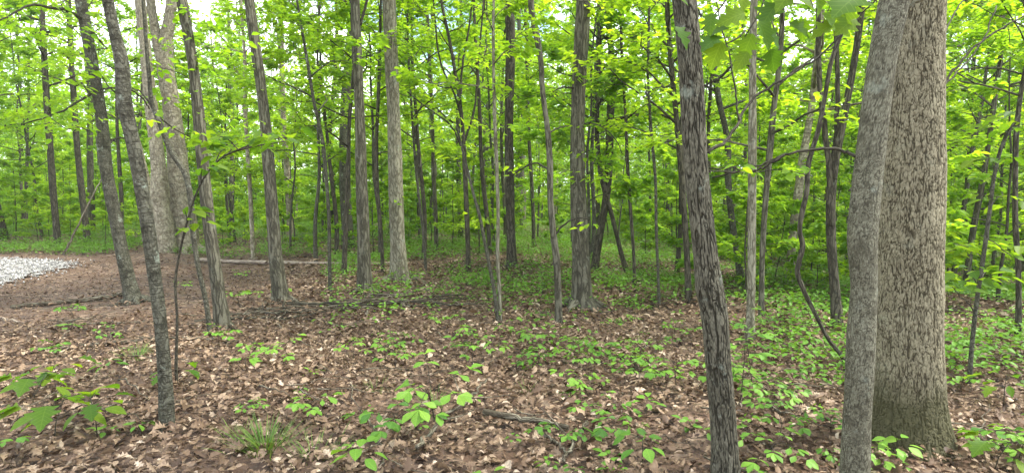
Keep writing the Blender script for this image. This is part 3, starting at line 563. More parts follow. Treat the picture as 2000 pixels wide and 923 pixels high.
for i, (label, pts, ws, Y, mt, crown) in enumerate([
    ('very thin straight sapling halfway between the shaggy tree and the upright brown tree', [(645, 575), (643, 500), (642, 430), (636, 350), (628, 270), (612, 200), (602, 140), (590, 70), (575, -10)], [8, 8, 7, 7, 7, 7, 6, 5, 4], 9.7, BK_GREY, (.55, 8, 1.4)),
    ('thin dark sapling close behind the upright brown tree', [(748, 532), (744, 450), (738, 380), (735, 300), (738, 200), (742, 100), (745, -10)], [8, 8, 8, 8, 7, 6, 5], 12.0, BK_DARK, (.5, 10, 1.8)),
    ('slim pale tree rising from beyond the long fallen log', [(495, 505), (492, 440), (489, 380), (485, 310), (480, 220), (478, 100), (470, -10)], [9, 9, 8, 8, 7, 6, 5], 14.0, BK_PALE, (.4, 12, 2.2)),
    ('pale mottled tree far behind the shaggy tree', [(566, 478), (566, 430), (562, 350), (556, 270), (552, 180), (550, 80), (548, -10)], [14, 13, 13, 11, 10, 10, 9], 18.0, BK_PALE, (.4, 14, 3.0)),
    ('dark slim tree leaning gently, close beyond the furrowed tree', [(1345, 590), (1343, 520), (1338, 430), (1332, 340), (1324, 250), (1315, 160), (1309, 90), (1305, -10)], [15, 13, 12, 12, 11, 11, 10, 9], 8.6, BK_DARK, (.5, 10, 2.0)),
    ('thin upright sapling in the green undergrowth between the flared tree and the furrowed one', [(1288, 600), (1286, 540), (1282, 450), (1280, 350), (1272, 250), (1266, 150), (1268, 60), (1270, -10)], [7, 6, 6, 6, 6, 5, 5, 4], 8.3, BK_GREY, (.5, 9, 1.5)),
    ('dark gnarled tree with a pale vine, standing behind the flared tree', [(1160, 532), (1166, 490), (1175, 440), (1185, 380), (1190, 310), (1192, 230), (1196, 150), (1190, 60), (1180, -10)], [18, 16, 15, 15, 16, 16, 13, 11, 10], 11.9, BK_DARK, (.45, 14, 2.4)),
    ('leaning dark stem slanting away behind the flared tree', [(1228, 535), (1215, 500), (1205, 460), (1195, 420), (1180, 370), (1168, 300), (1166, 200), (1170, 100), (1172, -10)], [11, 10, 9, 9, 10, 10, 9, 8, 7], 12.0, BK_DARK, (.5, 12, 2.0)),
    ('brown tree just beyond the mossy footed tree', [(1487, 625), (1487, 560), (1490, 480), (1495, 400), (1505, 300), (1512, 220), (1525, 120), (1530, -10)], [13, 11, 11, 11, 12, 12, 10, 9], 8.0, BK_BROWN, (.5, 10, 2.2)),
    ('pale leaning tree deep in the wood behind the twisted vine', [(1543, 560), (1546, 500), (1553, 430), (1562, 370), (1572, 300), (1584, 230), (1598, 120), (1610, -10)], [19, 17, 17, 17, 15, 14, 12, 11], 12.0, BK_PALE, (.45, 14, 2.6)),
    ('grey bent tree far behind, between the furrowed tree and mossy footed tree', [(1450, 560), (1440, 500), (1428, 430), (1420, 350), (1418, 270), (1400, 190), (1390, 100), (1380, -10)], [15, 14, 13, 13, 12, 12, 10, 8], 12.5, BK_GREY, (.45, 14, 2.6)),
    ('dark tree at the edge of the thicket farthest from the gravel', [(1988, 668), (1986, 600), (1982, 520), (1975, 440), (1972, 350), (1976, 260), (1990, 160), (2010, 60)], [12, 11, 10, 10, 9, 9, 8, 7], 6.8, BK_DARK, (.5, 10, 2.0)),
    ('dark straight tree beyond the bare clearing, behind the gravel', [(112, 462), (108, 420), (102, 350), (98, 290), (92, 200), (85, 100), (80, -10)], [13, 12, 12, 12, 11, 10, 9], 19.0, BK_DARK, (.35, 16, 3.0)),
    ('dark tree beyond the bare clearing, close behind the leaning grey tree', [(170, 462), (166, 420), (158, 350), (152, 290), (146, 200), (140, 100), (135, -10)], [13, 12, 11, 11, 10, 9, 8], 20.0, BK_DARK, (.35, 16, 3.0)),
    ('slim far brown tree standing beyond the grey centre tree', [(1042, 486), (1042, 440), (1038, 350), (1032, 250), (1030, 150), (1028, 50), (1026, -10)], [8, 8, 7, 7, 7, 6, 6], 15.5, BK_BROWN, (.35, 12, 2.4)),
    ('dark leaning sapling between the forked sapling and the grey centre tree', [(956, 478), (952, 430), (945, 370), (940, 310), (936, 200), (930, 100), (926, -10)], [9, 9, 9, 8, 7, 6, 5], 15.0, BK_DARK, (.4, 10, 2.0)),
    ('slim light brown tree between the pale straight tree and the forked sapling', [(852, 462), (850, 400), (846, 330), (845, 260), (840, 160), (836, 60), (832, -10)], [9, 8, 8, 7, 7, 6, 6], 17.0, BK_BROWN, (.35, 12, 2.4)),
    ('thin grey sapling halfway from the pale straight tree to the forked sapling', [(832, 530), (828, 470), (820, 400), (812, 330), (806, 250), (800, 150), (796, 50)], [6, 6, 5, 5, 5, 4, 4], 12.6, BK_GREY, (.45, 9, 1.6)),
    ('slim dark stem rising close beyond the flared tree', [(1240, 568), (1238, 500), (1232, 420), (1226, 330), (1222, 240), (1215, 120), (1210, -10)], [8, 7, 7, 7, 6, 6, 5], 9.6, BK_DARK, (.5, 9, 1.8)),
]):
    traced('slim_tree', label, 'tree', pts, ws, Y, mt, top=min(14, Y * .75), crown=crown, sides=10 if Y > 10 else 12, rows=50, flare=.15, lsz=.10)

# dead stem leaning at the clearing
def stick(name, label, cat, pts, w0, w1, mat, group=None, lift=.02, Ys=None, sides=7, twigs=0, rng=np.random.default_rng(5)):
    if Ys is None: P = np.array([G(x, y) + np.array((0, 0, lift)) for x, y in pts])
    else: P = np.array([at(x, y, Yk) for (x, y), Yk in zip(pts, Ys)])
    P = catmull(P, max(12, len(P) * 6)); d = P[0].copy(); L = len(P)
    P[1:-1] += rng.normal(0, .006, (L - 2, 3)); r = np.linspace(w0, w1, L) * (1 + rng.normal(0, .05, L))
    root = empty(name, d) if twigs else None
    g = Geo(); tube(g, P, r, sides, plain)
    if not twigs:
        o = g.build(name, mat, None, d); o.location = tuple(d); tag(o, label, cat, group); return o
    tag(root, label, cat, group); g.build('limb', mat, root, d)
    for k in range(twigs):
        i = int(rng.uniform(.3, .95) * L); a = rng.uniform(0, 6.28); q = P[i] + np.array((math.cos(a) * .3, math.sin(a) * .3, rng.uniform(.02, .14)))
        g = Geo(); tube(g, catmull([P[i], (P[i] + q) / 2 + rng.normal(0, .02, 3), q], 7), np.linspace(r[i] * .5, .003, 7), 5); g.build('twig', mat, root, d)
    return root
stick('leaning_dead_stem', 'bare pale dead stem leaning over at the clearing edge behind the gravel', 'dead stem', [(124, 498), (150, 445), (180, 385), (200, 345)], .028, .012, DEADWOOD, Ys=(13.2, 13.3, 13.5, 13.7))
stick('fallen_log', 'long straight grey fallen log lying across the wood behind the trees', 'log', [(385, 512), (450, 515), (560, 518), (680, 520), (800, 518)], .055, .03, PALEWOOD, lift=.06)
stick('fallen_branch', 'long fallen branch lying from the gravel side up to the leaning grey tree', 'branch', [(20, 604), (80, 598), (150, 592), (205, 585), (240, 578)], .03, .035, DEADWOOD, lift=.03, twigs=3)
stick('fallen_branch', 'long dark half buried branch crossing the leaves in front of the straight dark tree', 'branch', [(60, 690), (150, 680), (240, 672), (330, 666), (430, 668), (520, 676)], .028, .012, DEADWOOD, lift=.02, twigs=3)
stick('broken_wood', 'short bare orange tan piece of broken wood by the gravel', 'wood piece', [(0, 627), (25, 631), (52, 637)], .025, .012, PALEWOOD, lift=.03)
stick('fallen_branch', 'lichen covered grey branch angled out of the leaves before the biggest bright seedling', 'branch', [(815, 900), (848, 868), (872, 832), (905, 812), (930, 785), (950, 760)], .017, .008, DEADWOOD, lift=.085, twigs=3)
stick('fallen_branch', 'thin grey twig lying in the leaves below the biggest bright seedling', 'branch', [(712, 838), (735, 870), (745, 905), (750, 935)], .008, .005, DEADWOOD, lift=.085, twigs=2)
stick('fallen_branch', 'weathered forked branch half sunk in leaves at the bottom middle', 'branch', [(1145, 848), (1130, 880), (1112, 905), (1100, 930)], .014, .011, DEADWOOD, lift=.085, twigs=1)
stick('fallen_branch', 'short grey fork prong leaning on the weathered forked branch', 'branch', [(1062, 872), (1085, 890), (1108, 912)], .011, .008, DEADWOOD, lift=.085)
stick('fallen_log', 'rotten flat log half buried in dry leaves above the weathered forked branch', 'log', [(945, 830), (1000, 840), (1060, 848), (1110, 862)], .026, .018, DEADWOOD, lift=.085)
stick('fallen_branch', 'thin dead stick behind the leaning bright leaved sapling', 'branch', [(1840, 690), (1900, 700), (1960, 712), (2010, 722)], .01, .008, DEADWOOD, lift=.04)
stick('fallen_branch', 'faint grey stick parallel to the long half buried branch, nearer the gravel', 'branch', [(110, 640), (180, 636), (250, 634), (300, 630)], .016, .01, DEADWOOD, lift=.02)
# the stick pile across the middle
rp = np.random.default_rng(12)
pile = [((650, 622), (745, 575)), ((580, 600), (690, 630)), ((700, 575), (800, 615)), ((540, 628), (600, 596)), ((760, 620), (850, 580)), ((820, 575), (900, 612)), ((480, 610), (560, 634)), ((715, 628), (770, 572)), ((380, 640), (640, 610)), ((450, 632), (700, 612)), ((470, 622), (880, 606)), ((520, 618), (820, 590)), ((560, 612), (930, 598)), ((600, 606), (760, 612)), ((640, 616), (860, 572)), ((690, 606), (780, 585)), ((700, 598), (950, 600)),
        ((720, 590), (840, 564)), ((430, 628), (560, 600)), ((590, 622), (730, 615)), ((640, 600), (910, 588)), ((745, 610), (905, 590)), ((660, 612), (930, 604)), ((770, 600), (800, 580)), ((810, 606), (945, 610)), ((480, 628), (600, 616))]
for k, (a, b) in enumerate(pile):
    m = ((a[0] + b[0]) / 2 + rp.uniform(-12, 12), (a[1] + b[1]) / 2 + rp.uniform(-11, 11))
    q1 = (a[0] * .75 + b[0] * .25, a[1] * .75 + b[1] * .25 + rp.uniform(-4, 4)); q2 = (a[0] * .25 + b[0] * .75, a[1] * .25 + b[1] * .75 + rp.uniform(-4, 4))
    stick('pile_stick', 'dead grey stick in the long low pile crossing the forest floor', 'stick', [a, q1, m, q2, b], rp.uniform(.007, .020), rp.uniform(.004, .009), DEADWOOD if k % 3 else BK_DARK, 'sticks in the low pile', lift=rp.uniform(.05, .13), twigs=2 if k % 3 == 0 else 0, rng=rp)

# ---------------------------------------------------------------- the wood behind: prototypes, then copies
def proto_tree(name, seed, H, r0, z0, nb, spread, lsz, mat, tm=OVAL, twigs=7, lpt=10, wob=.25, z1=.99, **k):
    rng = np.random.default_rng(seed); n = 9; t = np.linspace(0, 1, n)
    P = np.stack([np.cumsum(rng.normal(0, wob * H * .02, n)), np.cumsum(rng.normal(0, wob * H * .02, n)), t * H], 1); P[0, :2] = 0; P[0, 2] = -.15
    C = catmull(P, 30); r = r0 * (1 - .85 * np.linspace(0, 1, 30)) * (1 + .35 * np.exp(-np.linspace(0, 1, 30) * H / .25))
    root = empty(name, (0, 0, 0)); g = Geo(); tube(g, C, r, 9 if r0 > .08 else 6, plain if r0 > .05 else None)
    gl = Geo(); gb = g; grow(gb, gl, C, r, z0, z1, nb, spread, lsz, rng, tm, twigs=twigs, lpt=lpt, **k)
    g.build('trunk', mat, root); gl.build('crown', LEAF, root); return root
CAN = [proto_tree('forest_tree', 100 + i, H, r, z0, nb, sp, .14, mt, OVAL, 10, 30, elev=(.2, .75), flat=.6, z1=.8) for i, (H, r, z0, nb, sp, mt) in enumerate([
    (17, .13, .26, 19, 3.6, BK_BROWN), (19, .16, .32, 19, 4.0, BK_GREY), (15, .10, .22, 18, 3.0, BK_DARK), (18, .17, .28, 20, 4.2, BK_BROWN), (14, .085, .2, 17, 2.8, BK_PALE), (16, .11, .28, 18, 3.2, BK_DARK)])]
UND = [proto_tree('understory_tree', 200 + i, H, r, z0, nb, sp, .092, mt, OVAL, 10, 34, flat=.45) for i, (H, r, z0, nb, sp, mt) in enumerate([
    (7.5, .045, .28, 18, 2.0, BK_GREY), (6.2, .035, .25, 16, 1.8, BK_BROWN), (8.5, .06, .32, 20, 2.2, BK_DARK), (5.2, .03, .25, 14, 1.6, BK_GREY), (9.5, .07, .30, 22, 2.3, BK_BROWN)])]
SHR = [proto_tree('leafy_sapling', 300 + i, H, r, z0, nb, sp, .085, TWIG, OVAL, 8, 22, flat=.45) for i, (H, r, z0, nb, sp) in enumerate([
    (2.6, .016, .22, 12, .85), (1.8, .012, .20, 10, .7), (3.4, .02, .2, 14, 1.0), (1.2, .01, .25, 8, .5)])]
ANCH = [(50, 'the gravel'), (340, 'the twin tree'), (535, 'the shaggy tree'), (776, 'the pale tree'), (996, 'the grey tree'), (1130, 'the flared tree'), (1370, 'the furrowed tree'), (1630, 'the double tree'), (1790, 'the thick tree')]
def where(x, y):
    px = CX + FPX * x / (y * CP); 
    if px < ANCH[0][0]: return 'behind the gravel'
    for (a, na), (b, nb) in zip(ANCH, ANCH[1:]):
        if px < b: return f'between {na} and {nb}'
    return 'beyond the thick tree'
used = set()
rt = np.random.default_rng(77); placed = [(a, b, 1.0) for a, b in TRUNKS]
def scatter(protos, n, y0, y1, mind, desc, cat, grp, pw=1.0, cond=None, sc_=(.8, 1.2)):
    k = 0; tries = 0
    while k < n and tries < n * 60:
        tries += 1; y = y0 + (y1 - y0) * rt.random() ** pw; x = rt.uniform(-1, 1) * (y * .90 + 3)
        if cond and not cond(x, y): continue
        if any((x - a) ** 2 + (y - b) ** 2 < (mind * (.6 + y / 40)) ** 2 for a, b, _ in placed): continue
        if inpoly(np.array([x]), np.array([y]), GRAV)[0]: continue
        q = int(rt.integers(len(protos))); o = protos[q]
        if o in used: o = copy_tree(o)
        else: used.add(o)
        s = rt.uniform(*sc_); o.location = (x, y, TH(x, y)); o.rotation_euler = (rt.normal(0, .04), rt.normal(0, .04), rt.uniform(0, 6.28)); o.scale = (s, s, s)
        tag(o, f'{desc(q, y)} {where(x, y)}', cat, f'{grp} {where(x, y)}'); placed.append((x, y, mind)); k += 1
toneC = ['brown', 'grey', 'dark', 'stout brown', 'pale', 'narrow dark']
# the bare clearing by the gravel stays open
clear = lambda x, y: not (x < -.36 * y + .4 and y < 16.5)
scatter(CAN, 22, 17, 34, 1.9, lambda q, y: f'{toneC[q]} forest tree standing back', 'tree', 'forest trees', 1.0, clear)
scatter(CAN, 92, 30, 70, 1.8, lambda q, y: f'{toneC[q]} forest tree in the far wood', 'tree', 'far forest trees', .9)
scatter(UND, 84, 10, 27, 1.0, lambda q, y: f'thin {["grey", "brown", "dark", "small grey", "tall brown"][q]} understory tree', 'tree', 'understory trees', 1.0, clear)
scatter(UND, 84, 24, 50, 1.2, lambda q, y: f'thin {["grey", "brown", "dark", "small grey", "tall brown"][q]} tree farther off', 'tree', 'farther understory trees', .9)
low = lambda x, y: clear(x, y) and (y > 15.5 or x > .24 * y + .5 and y > 8)
scatter(SHR, 270, 8, 36, .5, lambda q, y: f'{["leafy", "small bushy", "tall leafy", "knee high"][q]} sapling in the thicket', 'sapling', 'saplings in the thicket', 1.0, low)

# farthest foliage: one mass nobody could count
def far_woods():
    r = np.random.default_rng(8); gl = Geo(); m = 14500; ang = r.uniform(-.82, .82, m); d = r.uniform(46, 85, m); x, y = d * np.sin(ang), d * np.cos(ang)
    z = terrain(x, y) + r.random(m) ** 2.1 * 24; k = r.random(m) < 1.1 - z / 17; x, y, z = x[k], y[k], z[k]; m = len(x); n = 36
    P = np.repeat(np.stack([x, y, z], 1), n, 0) + r.normal(0, 1, (m * n, 3)) * (1.5, 1.5, .55); M = len(P); a = r.uniform(0, 6.28, M)
    P[:, 2] = np.maximum(P[:, 2], terrain(P[:, 0], P[:, 1]) + .1)
    leaves(gl, P, np.stack([np.cos(a), np.sin(a), r.normal(-.1, .3, M)], 1), np.stack([r.normal(0, .6, M), r.normal(0, .6, M), np.ones(M)], 1), r.uniform(.2, .42, M), DIAM, r)
    tag(gl.build('distant_woods', LEAF), 'farthest green foliage closing the wood', 'woods', None, 'stuff')
far_woods()
# ground cover from the middle distance on
def cover():
    r = np.random.default_rng(9); gl = Geo(); m = 40000; y = 5 + 36 * r.random(m) ** 1.0; x = r.uniform(-1, 1, m) * (y * .9 + 3)
    den = fbm(np.stack([x * .5, y * .5, 0 * x], 1), 4, 3); amt = smooth((y - 7.5) / 5) * 1.1 + .02 + .5 * smooth((x / y - .28) / .2)
    k = (r.random(m) < amt * smooth((den - .30) / .25)) & ~((x < -.30 * y) & (y < 15.5)) & ~inpoly(x, y, GRAV); x, y = x[k], y[k]; m = len(x); n = 13
    hh = r.uniform(.05, .22, m) * (1 + smooth((y - 14) / 10) * 1.2); P = np.repeat(np.stack([x, y, terrain(x, y) + hh], 1), n, 0); M = len(P)
    a = r.uniform(0, 6.28, M); rr = np.abs(r.normal(0, .14, M)); P = P + np.stack([np.cos(a) * rr, np.sin(a) * rr, r.normal(0, .04, M)], 1)
    leaves(gl, P, np.stack([np.cos(a), np.sin(a), r.normal(-.1, .25, M)], 1), np.stack([r.normal(0, .3, M), r.normal(0, .3, M), np.ones(M)], 1), r.uniform(.035, .075, M), OVAL, r, np.clip(np.repeat(r.random(m), n) * .6 + r.random(M) * .4, 0, 1))
    tag(gl.build('ground_cover', LEAF_BRIGHT), 'low green ground plants spreading between the trees', 'ground cover', None, 'stuff')
cover()

# ---------------------------------------------------------------- seedlings
def seedling(name, kind, seed):
    r = np.random.default_rng(seed); root = empty(name, (0, 0, 0)); gs, gl = Geo(), Geo()
    if kind == 'compound':        # a stem with fans of oval leaflets
        H = r.uniform(.16, .26); tube(gs, catmull([(0, 0, -.02), (r.normal(0, .015), r.normal(0, .015), H * .6), (r.normal(0, .03), r.normal(0, .03), H)], 8), np.linspace(.004, .002, 8), 5)
        nfan = r.integers(6, 9)
        for k in range(nfan):
            a = k * 6.28 / nfan + r.uniform(-.4, .4); L = r.uniform(.09, .27); b = np.array((0, 0, H * r.uniform(.75, 1))); tip = b + np.array((math.cos(a) * L, math.sin(a) * L, r.uniform(-.01, .07)))
            tube(gs, catmull([b, (b + tip) / 2 + (0, 0, .02), tip], 5), np.linspace(.002, .0012, 5), 3)
            for j, da in enumerate((0, .75, -.75, 1.5, -1.5)):
                f = 1 - .28 * (abs(da) > 1) ; p = b + (tip - b) * f; s = r.uniform(.065, .098) * (1 - .12 * abs(da))
                leaves(gl, p[None], np.array([(math.cos(a + da), math.sin(a + da), r.uniform(-.3, .05))]), np.array([(r.normal(0, .2), r.normal(0, .2), 1.)]), s, OBOV, r, np.array([r.random()]))
    elif kind == 'small':
        H = r.uniform(.06, .12); tube(gs, np.array([(0, 0, -.02), (0, 0, H * .5), (r.normal(0, .01), 0, H)]), (.0025, .002, .0015), 4); n = r.integers(5, 9)
        a = np.arange(n) * 2.4 + r.uniform(0, 6); rr = r.uniform(.005, .06, n)
        leaves(gl, np.stack([np.cos(a) * rr, np.sin(a) * rr, H * r.uniform(.7, 1.05, n)], 1), np.stack([np.cos(a), np.sin(a), r.normal(-.05, .2, n)], 1), np.stack([r.normal(0, .25, n), r.normal(0, .25, n), np.ones(n)], 1), r.uniform(.04, .075, n), OVALN, r)
    elif kind == 'whip':
        H = r.uniform(.45, .75); C = catmull([(0, 0, -.02), (r.normal(0, .03), r.normal(0, .03), H * .5), (r.normal(0, .08), r.normal(0, .08), H)], 14); tube(gs, C, np.linspace(.005, .0015, 14), 5)
        for k in range(9):
            i = 5 + k; i = min(i, 13); a = k * 2.4; L = r.uniform(.08, .22); tip = C[i] + (math.cos(a) * L, math.sin(a) * L, r.uniform(-.02, .06)); tube(gs, np.array([C[i], (C[i] + tip) / 2 + (0, 0, .01), tip]), (.002, .0015, .001), 3)
            for da in (0, .8, -.8): leaves(gl, (C[i] + (tip - C[i]) * (1 - .3 * abs(da)))[None], np.array([(math.cos(a + da), math.sin(a + da), r.uniform(-.3, .1))]), np.array([(r.normal(0, .2), r.normal(0, .2), 1.)]), r.uniform(.06, .095), OVALN, r)
    else:                         # broad lobed leaves
        H = r.uniform(.2, .32); tube(gs, np.array([(0, 0, -.02), (.01, 0, H * .5), (r.normal(0, .02), 0, H)]), (.004, .003, .002), 5)
        for k in range(9):
            a = k * 2.4 + r.uniform(-.3, .3); L = r.uniform(.05, .20); b = np.array((0, 0, H * (.55 + .05 * k))); tip = b + (math.cos(a) * L, math.sin(a) * L, r.uniform(0, .06)); tube(gs, np.array([b, (b + tip) / 2 + (0, 0, .012), tip]), (.002, .0015, .001), 3)
            leaves(gl, tip[None], np.array([(math.cos(a), math.sin(a), r.uniform(-.5, -.05))]), np.array([(r.normal(0, .2), r.normal(0, .2), 1.)]), r.uniform(.10, .16), MAPLE if k % 2 else OVALN, r)
    gs.build('stem', TWIG, root); gl.build('foliage', LEAF_BRIGHT if kind != 'broad' else LEAF_BIG, root); return root
SEED = {k: [seedling('seedling', k, 400 + 10 * j + i) for i in range(n)] for j, (k, n) in enumerate((('compound', 4), ('small', 4), ('whip', 2), ('broad', 2)))}
rs = np.random.default_rng(21)
def put(kind, p, s, label, grp=None):
    o = SEED[kind][int(rs.integers(len(SEED[kind])))]
    if o in used: o = copy_tree(o)
    else: used.add(o)
    o.location = (p[0], p[1], TH(p[0], p[1])); o.rotation_euler = (rs.normal(0, .08), rs.normal(0, .08), rs.uniform(0, 6.28)); o.scale = (s, s, s); tag(o, label, 'seedling', grp)
for kind, px, py, s, lab in [
    ('compound', 850, 845, 1.5, 'biggest bright seedling with many fans of oval leaflets, in the open leaves'),
    ('compound', 775, 870, 1.15, 'bright seedling whose leaflets reach under the biggest one, on the gravel side'),
    ('broad', 105, 872, 1.35, 'large dark leaved seedling with broad lobed leaves, lowest on the gravel side'),
    ('broad', 190, 860, 1.1, 'broad leaved seedling next to the large dark leaved one'),
    ('broad', 60, 800, 1.2, 'shaded broad leaved seedling behind the large dark leaved one'),
    ('broad', 120, 760, 1.0, 'broad leaved seedling standing above the large dark leaved one'),
    ('small', 215, 735, 1.6, 'single upright leaf like seedling alone before the bare pole tree'),
    ('broad', 350, 762, .8, 'seedling with big leaves right behind the foot of the bare pole tree'),
    ('compound', 600, 835, .95, 'seedling in open leaves midway from the bare pole tree to the biggest seedling'),
    ('compound', 560, 715, .9, 'loose leafed seedling near the half buried branch end'),
    ('compound', 690, 710, .85, 'low seedling behind the biggest one on the gravel side'),
    ('compound', 775, 735, .9, 'bright seedling directly behind the biggest one'),
    ('compound', 750, 700, .8, 'pale seedling further behind the biggest one'),
    ('whip', 925, 735, .9, 'tall thin stemmed seedling alone between the biggest one and the wavy tree'),
    ('compound', 1035, 680, 1.0, 'seedling at the near side of the wavy tree'),
    ('compound', 1055, 725, .9, 'seedling in the open leaves, in front of the wavy tree'),
    ('compound', 1140, 730, .85, 'seedling in the middle of the leafy patch between wavy and furrowed trees'),
    ('compound', 1120, 700, .9, 'rear seedling of the leafy patch between wavy and furrowed trees'),
    ('compound', 1190, 712, 1.0, 'thick leaved seedling in the leafy patch before the furrowed tree'),
    ('compound', 1240, 728, .8, 'low seedling in the leafy patch closest to the furrowed tree'),
    ('compound', 1325, 765, 1.05, 'bright spreading seedling right beside the furrowed trunk'),
    ('compound', 1245, 758, .75, 'flat seedling just short of the bright spreading one'),
    ('small', 1265, 803, 1.5, 'star shaped small seedling alone in the leaves, before the furrowed tree'),
    ('small', 1130, 780, 1.2, 'tiny seedling alone in the leaves, well clear of other plants'),
    ('small', 1240, 845, 1.3, 'small seedling in the leaves between the rotten log and the furrowed tree'),
    ('small', 1255, 915, 1.8, 'small upright seedling lowest down before the furrowed tree'),
    ('whip', 1445, 790, 1.0, 'tall leafy seedling behind the furrowed trunk'),
    ('whip', 1470, 760, .9, 'second tall leafy seedling behind the furrowed trunk, closer to the mossy footed tree'),
    ('compound', 1495, 800, .9, 'bright seedling between the furrowed tree and the slender grey tree'),
    ('compound', 1520, 860, .8, 'seedling on the leaves midway between the two nearest trunks'),
    ('compound', 1500, 920, .9, 'bright seedling lowest between the two nearest trunks'),
    ('whip', 1745, 800, .75, 'leafy seedling in front of the thick trunk beside the slender grey tree'),
    ('small', 1822, 862, 1.3, 'tiny plant sprouting from the mossy foot of the thick tree'),
    ('small', 1750, 905, 1.4, 'small plant on the ground below the mossy foot of the thick tree'),
    ('broad', 1960, 800, .9, 'broad leaved seedling beyond the thick tree near the leaning sapling'),
    ('broad', 1940, 925, .9, 'broad leaved seedling lowest beyond the thick tree'),
    ('compound', 1985, 920, .9, 'bright seedling at the very edge beyond the thick tree'),
    ('compound', 1880, 770, .7, 'seedling at the foot of the leaning sapling'),
    ('compound', 1690, 700, .9, 'seedling partly hidden by the slender grey trunk'),
    ('compound', 430, 680, .9, 'seedling in front of the foot of the straight dark tree'),
    ('compound', 145, 625, .9, 'bright seedling by the fallen branch near the gravel'),
    ('small', 140, 650, 1.6, 'small bright seedling just before the one by the gravel side branch'),
    ('compound', 100, 705, .8, 'low seedling between the gravel and the large dark leaved seedling'),
    ('compound', 470, 600, 1.1, 'bushy seedling between the straight dark tree and the shaggy tree'),
    ('compound', 855, 640, .8, 'seedling just beyond the stick pile end'),
    ('compound', 490, 820, .6, 'small fan leaved seedling beyond the biggest grass tuft'),
    ('small', 700, 935, 2.0, 'bright seedling at the lowest edge under the biggest one'),
    ('small', 975, 700, 1.6, 'round small seedling in front of the crossing thin saplings'),
    ('small', 480, 720, 1.6, 'little seedling between the bare pole tree and the half buried branch')]:
    put(kind, G(px, py), s, lab)
taken = [o.location.copy() for o in bpy.data.objects if o.get('category') == 'seedling']
k = 0; zone = [0, 0]
while k < 210:
    y = 3.2 + 9.5 * rs.random() ** 1.2; x = rs.uniform(-1, 1) * y * .95
    dn = float(fbm(np.array([[x * .6, y * .6, 2.]]), 31, 2)[0]); side = 1.0 if x > 0 else .55
    if rs.random() > side * (.25 + 1.2 * max(0, dn - .35) * 3) * (.55 + .45 * (y > 6)): continue
    if x < -.45 * y and y > 6.5 and rs.random() < .85: continue
    if inpoly(np.array([x]), np.array([y]), GRAV)[0]: continue
    kind = 'small' if rs.random() < .62 else 'compound'
    near = 'near the thin crooked saplings' if x < -1.5 else 'in the open middle leaves' if x < 1.2 else 'about the furrowed tree' if x < 2.6 else 'about the thick tree'
    wd_ = ('tiny' if y > 6 else 'little') if kind == 'small' else 'low fan leaved'
    put(kind, (x, y), rs.uniform(.5, .9) if kind == 'compound' else rs.uniform(.6, 1.1), f'{wd_} green seedling dotted {near}', f'scattered seedlings {near}'); k += 1
# grass tufts
def tuft(px, py, n, h, lab):
    r = np.random.default_rng(px); p = G(px, py); g = Geo(); a = r.uniform(0, 6.28, n); rr = np.abs(r.normal(0, .07, n))
    P = np.stack([np.cos(a) * rr, np.sin(a) * rr, np.full(n, -.01)], 1); F = np.stack([np.cos(a) * .45 + r.normal(0, .2, n), np.sin(a) * .45 + r.normal(0, .2, n), np.ones(n)], 1)
    leaves(g, P, F, np.stack([-np.cos(a), -np.sin(a), np.full(n, .6)], 1), h * r.uniform(.5, 1.2, n), tmpl_outline([(0, .012), (.35, .014), (.7, .01), (1, 0)], 0, .35), r)
    o = g.build('grass_tuft', GRASS); o.location = tuple(p); tag(o, lab, 'grass tuft')
for a in ((520, 885, 150, .22, 'bright green grass tuft in the leaves at the bottom, biggest tuft'), (610, 900, 70, .17, 'thin grass tuft beside the biggest tuft'), (845, 800, 90, .16, 'fine dark grass tuft below the biggest bright seedling'),
          (735, 770, 60, .14, 'small grass tuft behind the biggest bright seedling, on the gravel side'), (270, 702, 80, .16, 'grass tuft behind the bare pole tree'), (480, 860, 50, .15, 'sparse grass tuft above the biggest tuft'), (1030, 770, 40, .12, 'wispy grass tuft in the open leaves before the wavy tree')): tuft(*a)
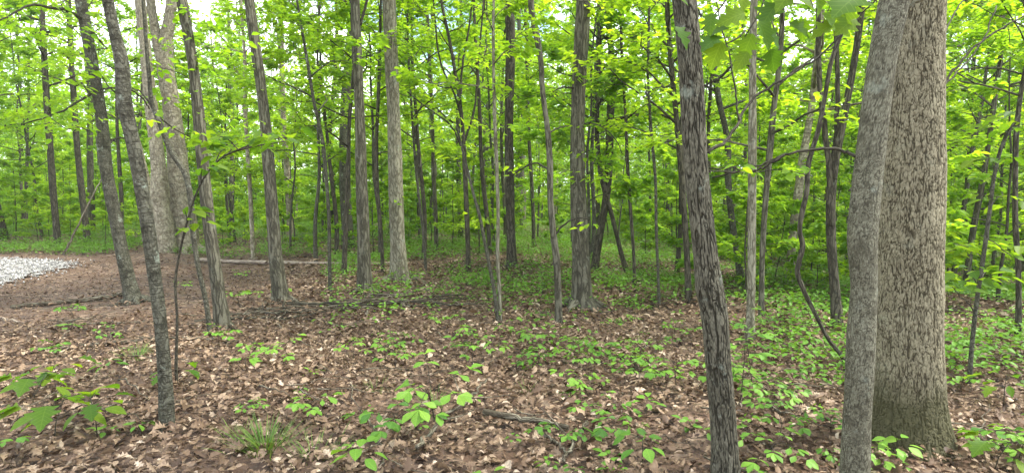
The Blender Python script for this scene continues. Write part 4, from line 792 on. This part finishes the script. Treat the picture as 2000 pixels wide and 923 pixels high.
# loose twigs on the litter
rk = np.random.default_rng(40)
for k in range(95):
    y = rk.uniform(3.3, 9); x = rk.uniform(-.9, .9) * y; a = rk.uniform(-1.2, 1.2); L = rk.uniform(.25, .9); g = Geo()
    t = np.linspace(0, 1, 7)[:, None]; P = np.array((x, y, 0)) + np.array((math.cos(a), math.sin(a), 0)) * L * t + rk.normal(0, .02 * L, (7, 3)); P[:, 2] = terrain(P[:, 0], P[:, 1]) + .075 + rk.uniform(-.01, .03, 7)
    d = P[0].copy(); tube(g, P, np.linspace(rk.uniform(.003, .008), .002, 7), 5); o = g.build('twig', DEADWOOD, None, d); o.location = tuple(d)
    side = 'gravel side of the clearing' if x < -1.5 else 'open middle of the clearing' if x < 1.5 else 'leaves around the thick tree'
    tag(o, f'thin dead twig lying loose in the {side}', 'twig', f'loose twigs in the {side}')
for o in list(bpy.data.objects):
    if o in used or o.type != 'EMPTY' or o.parent: continue
    if 'label' not in o: 
        for c in list(o.children): bpy.data.objects.remove(c)
        bpy.data.objects.remove(o)

from collections import defaultdict
by = defaultdict(list)
for o in bpy.data.objects:
    if o.get('category') in ('tree', 'sapling') and o.get('group') and 'far wood' not in o['label']: by[o['label']].append(o)
RANK = ['nearest', 'second nearest', 'third nearest', 'fourth nearest', 'fifth nearest', 'sixth nearest', 'seventh nearest', 'eighth nearest']
for l, os_ in by.items():
    if 1 < len(os_) <= 8:
        for k, o in enumerate(sorted(os_, key=lambda o: o.location.y)): o['label'] = f'{RANK[k]} {l}'

# the air of the wood
m, t, o = new_mat('air'); pv = N(t, 'ShaderNodeVolumePrincipled'); pv.inputs['Density'].default_value = .0007; pv.inputs['Color'].default_value = (.92, .96, .95, 1); pv.inputs['Anisotropy'].default_value = .2
t.links.new(pv.outputs[0], o.inputs['Volume'])
bx = np.array([(x, y, z) for x in (-320, 320) for y in (-60, 440) for z in (-6, 30)], float); g = Geo()
g.add(bx, [np.array([(0, 1, 3, 2), (4, 6, 7, 5), (0, 4, 5, 1), (2, 3, 7, 6), (0, 2, 6, 4), (1, 5, 7, 3)])]); tag(g.build('haze', m, smooth_=False), 'thin pale air between the far trees', 'haze', None, 'stuff')
cy.volume_bounces = 1; cy.volume_step_rate = 5
